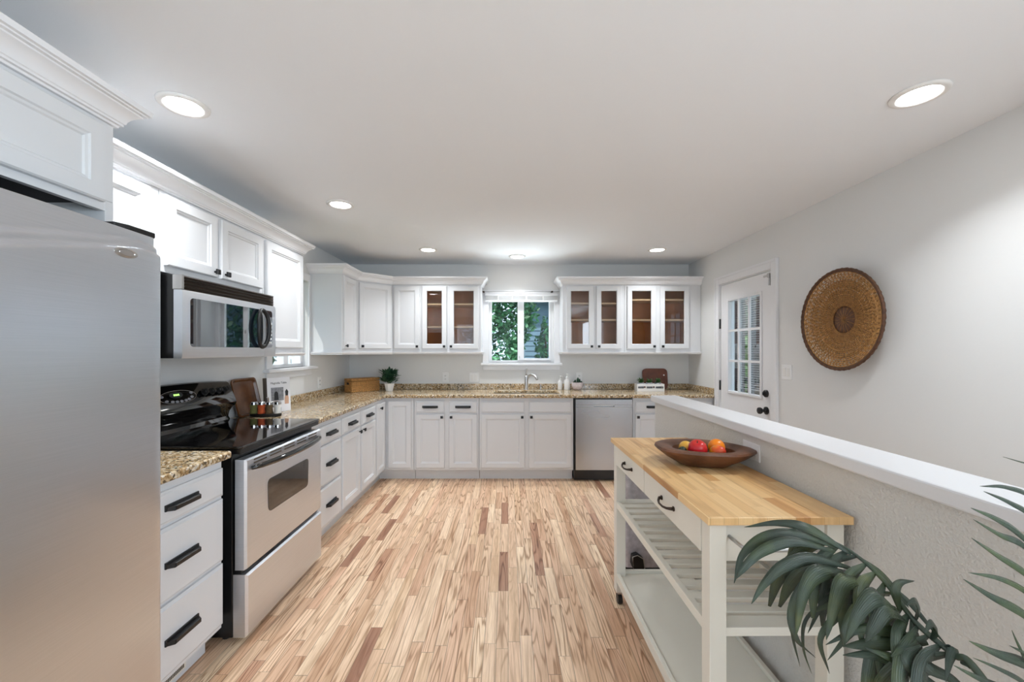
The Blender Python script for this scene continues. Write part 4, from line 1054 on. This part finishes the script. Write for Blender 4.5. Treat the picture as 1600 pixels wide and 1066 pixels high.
for yy in (-dp, dp-.008):
    g.box(-w_, w_, yy, yy+.008, .008, .034); g.box(-w_, w_, yy, yy+.008, .058, h_)
    for a in (-w_, -.058, .046, w_-.012): g.box(a, a+.012, yy, yy+.008, .034, .058)
g.box(-w_, -w_+.008, -dp+.008, dp-.008, .008, h_).box(w_-.008, w_, -dp+.008, dp-.008, .008, h_)
g.build('tray', 'ceramic', pl)
for i, (x, pos) in enumerate(((-.098, 'left'), (0, 'middle'), (.098, 'right'))):
    o = thing('small_plant', f'small green succulent in a grey pot, {pos} one in the white planter', 'plant', (pl.location.x+x, 4.66, CZ+.009), 0, 'succulents in the planter')
    G().lathe([(0, 0), (.030, 0), (.038, .088), (.034, .088), (.033, .080), (0, .080)], seg=20).build('pot', 'photo_grey', o, True)
    f = leafy('foliage', 'succ', o, 46, .05, .05, .018, .036, 11+i, .55); f.location = (0, 0, .072)

# ------------------------------------------------------------------ palm in the right foreground
pm = thing('palm_plant', 'arching green palm in the right foreground beside the half wall', 'plant', (.80, .36, 0))
G().lathe([(0, 0), (.12, 0), (.135, .01), (.155, .27), (.16, .28), (.147, .28), (.145, .25), (0, .25)], (.80, .36, 0), 36).build('pot', 'ceramic', pm, world=True, auto=.6)
G().lathe([(0, .251), (.144, .251), (.144, .255), (0, .26)], (.80, .36, 0), 24).build('soil', 'soil', pm, world=True)
def cat(pts, n=10):
    pts = [Vector(p) for p in pts]; q = [2*pts[0]-pts[1]]+pts+[2*pts[-1]-pts[-2]]; out = []
    for i in range(1, len(q)-2):
        for k in range(n):
            t = k/n; a, b, c, d = q[i-1], q[i], q[i+1], q[i+2]
            out.append(.5*((2*b)+(c-a)*t+(2*a-5*b+4*c-d)*t*t+(3*b-a-3*c+d)*t**3))
    out.append(pts[-1]); return out
def leafblade(g, pts, w, side=None, fold=.28):
    c = cat(pts, 7); n = len(c)-1
    ws = [w*.62*max(.03, min(1, .25+(k/n)*2.6)*(1 if k < n*.42 else max(0, 1-(k/n-.42)/.58)**.72)) for k in range(n+1)]
    if side is None:
        d = (c[-1]-c[0]).normalized(); side = d.cross(Vector((0, -.8, .6)))
    g.strip(c, ws, side, fold)
def PP(a): return [P(*p) for p in a]
r1 = PP([(1542, 1070, .66), (1488, 1022, .70), (1430, 972, .745), (1383, 910, .79), (1335, 866, .84), (1290, 842, .88), (1255, 838, .90)])
r1 = [Vector((.80, .38, .27)), Vector((.83, .50, .60))]+r1
g = G(); rc = cat(r1, 10); g.tube(rc, [.007*(1-.75*k/(len(rc)-1)) for k in range(len(rc))], 8)
L1 = [
 ([(1330, 866, .84), (1265, 826, .87), (1215, 817, .90), (1163, 824, .93)], .034),
 ([(1312, 856, .85), (1250, 836, .87), (1195, 840, .88), (1160, 868, .88), (1147, 912, .87)], .040),
 ([(1305, 862, .84), (1240, 846, .85), (1190, 862, .85), (1160, 890, .84), (1150, 905, .84)], .036),
 ([(1330, 888, .83), (1272, 872, .83), (1225, 885, .82), (1195, 912, .82), (1174, 944, .81)], .040),
 ([(1322, 893, .83), (1283, 893, .80), (1257, 925, .79), (1243, 996, .78)], .050),
 ([(1330, 900, .84), (1268, 905, .84), (1238, 955, .84), (1245, 1000, .83), (1274, 1028, .83)], .030),
 ([(1300, 905, .85), (1250, 935, .85), (1238, 985, .85), (1250, 1042, .85)], .016),
 ([(1310, 930, .86), (1262, 965, .86), (1255, 1010, .86), (1268, 1053, .86)], .012),
 ([(1352, 908, .81), (1322, 908, .78), (1305, 945, .77), (1291, 1000, .76)], .048),
 ([(1345, 940, .82), (1312, 960, .81), (1282, 1000, .80), (1296, 1053, .80)], .024),
 ([(1358, 935, .80), (1352, 965, .79), (1325, 995, .78), (1293, 1032, .78)], .026),
 ([(1412, 966, .76), (1375, 932, .73), (1345, 955, .72), (1320, 1006, .71)], .050),
 ([(1380, 940, .78), (1345, 950, .77), (1322, 985, .76), (1318, 1012, .76)], .036),
 ([(1418, 972, .75), (1388, 952, .72), (1366, 980, .71), (1352, 1004, .71)], .044),
 ([(1405, 955, .76), (1400, 925, .76), (1408, 910, .77), (1429, 908, .78)], .026),
 ([(1428, 975, .75), (1438, 955, .74), (1431, 940, .73), (1416, 946, .72)], .030),
 ([(1425, 968, .75), (1430, 1000, .73), (1412, 1012, .72), (1392, 1026, .71)], .034),
 ([(1455, 1000, .72), (1465, 985, .71), (1456, 974, .70), (1445, 990, .69)], .026),
 ([(1470, 1010, .71), (1490, 1012, .70), (1484, 1035, .69), (1478, 1066, .68)], .028),
 ([(1450, 1005, .73), (1400, 1004, .74), (1350, 1008, .75), (1318, 1010, .76)], .040),
 ([(1475, 1052, .72), (1420, 1040, .73), (1370, 1024, .74), (1317, 1024, .75)], .042),
 ([(1485, 1085, .70), (1440, 1060, .71), (1400, 1032, .72), (1350, 1012, .73)], .036),
 ([(1440, 1000, .74), (1385, 985, .75), (1340, 985, .76), (1290, 1008, .77)], .032),
 ([(1400, 950, .79), (1350, 935, .80), (1300, 945, .81), (1262, 960, .82)], .026),
 ([(1390, 930, .80), (1340, 925, .82), (1290, 940, .83), (1262, 990, .84)], .028),
 ([(1365, 900, .82), (1330, 905, .83), (1300, 925, .84), (1250, 910, .85)], .014),
 ([(1500, 1035, .69), (1520, 1040, .68), (1540, 1075, .67)], .028),
 ([(1440, 1010, .72), (1420, 1030, .71), (1440, 1062, .70), (1475, 1090, .69)], .036),
 ([(1460, 1015, .71), (1450, 1040, .70), (1490, 1062, .69), (1520, 1090, .68)], .034),
 ([(1380, 905, .80), (1420, 940, .77), (1450, 975, .74), (1480, 1010, .71)], .018),
 ([(1335, 866, .84), (1375, 895, .81), (1405, 930, .78), (1420, 950, .76)], .024),
]
for p, w_ in L1: leafblade(g, PP(p), w_)
rnd = random.Random(21)
for k in range(16):                                     # inner leaflets of the drooping side
    t = k/16; i = int((.38+.58*t)*(len(rc)-1)); b = rc[i]
    d = Vector((rnd.uniform(-.10, -.02), rnd.uniform(-.05, .07), rnd.uniform(-.12, -.05))); 
    pts = [b, b+d*.5+Vector((-.01, 0, .012)), b+d, b+d*1.3+Vector((.01, 0, -.04))]
    g.strip(cat(pts, 5), [.006+.022*math.sin(math.pi*j/15) for j in range(16)], d.cross(Vector((0, -1, .3))), .25)
g.build('frond', 'leaf', pm, True, world=True, solid=.0006)
# the second, upright frond; leaflets reach left over the wall cap
rb = [Vector((.82, .37, .27)), Vector((.85, .50, .70)), Vector((.868, .60, .95)), Vector((.875, .635, 1.12)), Vector((.872, .645, 1.24)), Vector((.86, .64, 1.33))]
g = G(); rc2 = cat(rb, 10); g.tube(rc2, [.006*(1-.7*k/(len(rc2)-1)) for k in range(len(rc2))], 8)
L2 = [
 ([(1672, 748, .64), (1625, 730, .62), (1595, 722, .61), (1567, 714, .60)], .005),
 ([(1672, 850, .64), (1620, 782, .63), (1575, 762, .62), (1531, 760, .61)], .016),
 ([(1668, 872, .64), (1622, 812, .63), (1580, 786, .62), (1537, 768, .61)], .020),
 ([(1666, 905, .63), (1600, 838, .62), (1560, 812, .61), (1517, 794, .60)], .023),
 ([(1664, 925, .63), (1606, 856, .62), (1564, 836, .61), (1521, 812, .60)], .020),
 ([(1664, 955, .62), (1610, 900, .61), (1560, 868, .60), (1518, 841, .59)], .022),
 ([(1660, 975, .62), (1610, 928, .61), (1565, 905, .60), (1513, 895, .59)], .018),
 ([(1656, 1002, .61), (1600, 958, .60), (1550, 932, .59), (1505, 905, .58)], .024),
 ([(1660, 1075, .60), (1610, 1040, .59), (1560, 1022, .58), (1514, 1002, .57)], .026),
 ([(1655, 1080, .60), (1612, 1040, .59), (1594, 1010, .585), (1581, 985, .58)], .018),
 ([(1650, 1050, .60), (1620, 1030, .59), (1600, 1020, .585), (1577, 1009, .58)], .012),
 ([(1640, 1100, .59), (1600, 1066, .58), (1560, 1045, .57), (1520, 1028, .56)], .012),
 ([(1650, 1110, .60), (1590, 1085, .59), (1530, 1060, .58), (1490, 1040, .57)], .018),
]
for p, w_ in L2: leafblade(g, PP(p), w_, fold=.35)
for k in range(13):                                     # the other side of the same frond
    b = rc2[int((.45+.5*k/13)*(len(rc2)-1))]; d = Vector((.07, -.16, .03+.004*k))
    g.strip(cat([b, b+d*.5+Vector((0, 0, .02)), b+d], 7), [.004+.017*math.sin(math.pi*j/14)**.7 for j in range(15)], d.cross(Vector((-1, 0, .3))), .3)
g.build('frond', 'leaf', pm, True, world=True, solid=.0006)
# two short young fronds out of the pot, below the frame
for q, (dx, dy) in enumerate(((-.16, -.10), (-.08, -.20))):
    g = G(); rb3 = [Vector((.79, .35, .27)), Vector((.79+dx*.3, .35+dy*.3, .52)), Vector((.79+dx*.8, .35+dy*.8, .70)), Vector((.79+dx*1.5, .35+dy*1.5, .74))]
    rc3 = cat(rb3, 8); g.tube(rc3, .004, 6)
    for k in range(8, 25):
        for s_ in (-1, 1):
            b = rc3[k-1]; sd_ = Vector((-dy, dx, 0)).normalized()*s_; d = sd_*.13+Vector((dx*.3, dy*.3, -.03))
            g.strip(cat([b, b+d*.5+Vector((0, 0, .015)), b+d], 6), [.003+.015*math.sin(math.pi*j/12)**.7 for j in range(13)], d.cross(Vector((0, 0, 1))), .3)
    g.build('frond', 'leaf', pm, True, world=True, solid=.0006)

# ------------------------------------------------------------------ outside
struct(G().box(-14, 16, -16, 18, -.45, -.40).build('ground', 'grass'))
def cloud(name, parent, mat, c, rad, n, size, seed):
    rnd = random.Random(seed); bm = bmesh.new()
    for k in range(n):
        d = Vector((rnd.gauss(0, 1), rnd.gauss(0, 1), rnd.gauss(0, 1))).normalized(); q = rnd.uniform(.45, 1)**.5
        q *= 1+.18*math.sin(d.x*7+seed)*math.sin(d.z*6)
        p = Vector((c[0]+d.x*rad[0]*q, c[1]+d.y*rad[1]*q, c[2]+d.z*rad[2]*q))
        a = Vector((rnd.uniform(-1, 1), rnd.uniform(-1, 1), rnd.uniform(-1, .6))).normalized(); b = a.cross(Vector((rnd.uniform(-1, 1), rnd.uniform(-1, 1), rnd.uniform(-1, 1)))).normalized(); s_ = size*rnd.uniform(.6, 1.3)
        vs = [bm.verts.new(p-a*s_), bm.verts.new(p+b*s_*.45), bm.verts.new(p+a*s_), bm.verts.new(p-b*s_*.45)]; bm.faces.new(vs)
    me = bpy.data.meshes.new(name); bm.to_mesh(me); bm.free(); o = bpy.data.objects.new(name, me); C.objects.link(o); o.parent = parent; me.materials.append(M[mat]); return o
def tree(label, x, y, h, rad, n, seed, mat='foliage', name='tree', size=.07):
    o = thing(name, label, 'tree' if name == 'tree' else 'shrub', (x, y, -.4), 0)
    G().tube([(0, 0, 0), (.05, .02, h*.4), (.0, .05, h*.8)], [.10, .08, .04] if name == 'tree' else [.03, .025, .02], 10).build('trunk' if name == 'tree' else 'stem', 'bark', o, True)
    cloud('crown' if name == 'tree' else 'foliage', o, mat, (0, 0, h*.62 if name == 'tree' else h*.52), rad, n, size, seed); return o
tree('leafy green tree close outside the left pane of the sink window', -.42, 6.9, 3.3, (.82, .62, 1.4), 9500, 1, size=.055)
tree('bright green tree top behind the dense tree outside the sink window', -1.9, 9.4, 5.0, (1.5, 1.2, 2.0), 7500, 2, 'foliagelt', size=.09)
tree('tall tree standing past the right edge of the sink window', 2.6, 7.7, 4.6, (1.1, .8, 1.7), 3200, 4, size=.09)
tree('slim shrub between the window panes outside', .66, 7.2, 2.6, (.22, .3, 1.0), 1500, 5, 'foliage', 'shrub', .05)
fb_ = tree('low shrub with white flowers just under the sink window', .05, 5.75, 1.75, (.65, .3, .42), 900, 6, 'foliagelt', 'shrub', .045)
cloud('blossom', fb_, 'flower', (0, -.05, 1.1), (.55, .28, .40), 130, .035, 9)
ho = thing('neighbor_house', 'blue-grey sided building wall seen through the right window pane', 'building', (2.3, 10.8, -.4))
G().box(.40, 4.5, 9.6, 12, -.4, 2.6).build('wall', 'siding', ho, world=True)
g = G()
for k in range(24): z = -.3+k*.12; g.loft([[(.39, 9.60, z), (4.5, 9.60, z), (4.5, 9.575, z), (.39, 9.575, z)], [(.39, 9.60, z+.11), (4.5, 9.60, z+.11), (4.5, 9.595, z+.11), (.39, 9.595, z+.11)]])
g.build('siding', 'siding', ho, world=True)
G().prism([(9.2, 2.55), (10.9, 3.5), (12.5, 2.55)], .25, 4.8, 'x').build('roof', 'deck_and_shade', ho, world=True)
# porch side, beyond the glazed door
struct(G().box(2.36, 4.4, .5, 9.2, -.39, -.05).build('trim_2', 'deck_and_shade'))
for i, (x, y, lab) in enumerate([(4.235, 7.45, 'dark porch post seen in the left column of the door glass'), (4.235, 6.98, 'dark porch post seen in the middle of the door glass'), (4.235, 6.62, 'dark porch post nearest the door on the right')]):
    tag(G(Matrix.Translation((0, 0, 0))).box(x-.075, x+.075, y-.06, y+.06, -.05, 2.6).build('porch_post', 'deck_and_shade', bevel=.005), lab, 'post', 'porch posts')
rl = thing('porch_railing', 'dark wooden railing along the porch outside the door', 'railing', (4.1, 6, -.05))
for z in (.12, .86): G().box(4.07, 4.13, 5.06, 9.0, z, z+.07).build('rail', 'deck_and_shade', rl, world=True)
for k in range(24): y = 5.15+k*.16; G().box(4.085, 4.115, y, y+.03, .19, .86).build('baluster', 'deck_and_shade', rl, world=True)
tree('bright green shrub beyond the porch railing, nearer one', 5.9, 6.7, 2.0, (.8, 1.2, .8), 2600, 11, 'foliagelt', 'shrub', .08)
tree('bright green shrub beyond the porch railing, farther one', 5.9, 9.8, 2.3, (.9, 1.4, .9), 2600, 12, 'foliagelt', 'shrub', .09)
tree('tall green tree seen through the top of the door glass', 7.3, 12.4, 5.4, (1.6, 1.6, 2.4), 7000, 13, size=.12)
tree('tall green tree farther back beyond the porch', 10.4, 15.6, 5.6, (2.2, 2.2, 2.6), 6000, 14, size=.12)
tree('tree outside the left kitchen window', -5.0, 7.5, 4.6, (1.5, 1.5, 1.6), 3000, 15, size=.1)
tree('leafy tree behind the house seen in reflections', -1.5, -8.5, 5.0, (2.6, 1.4, 2.2), 4000, 16, size=.12)
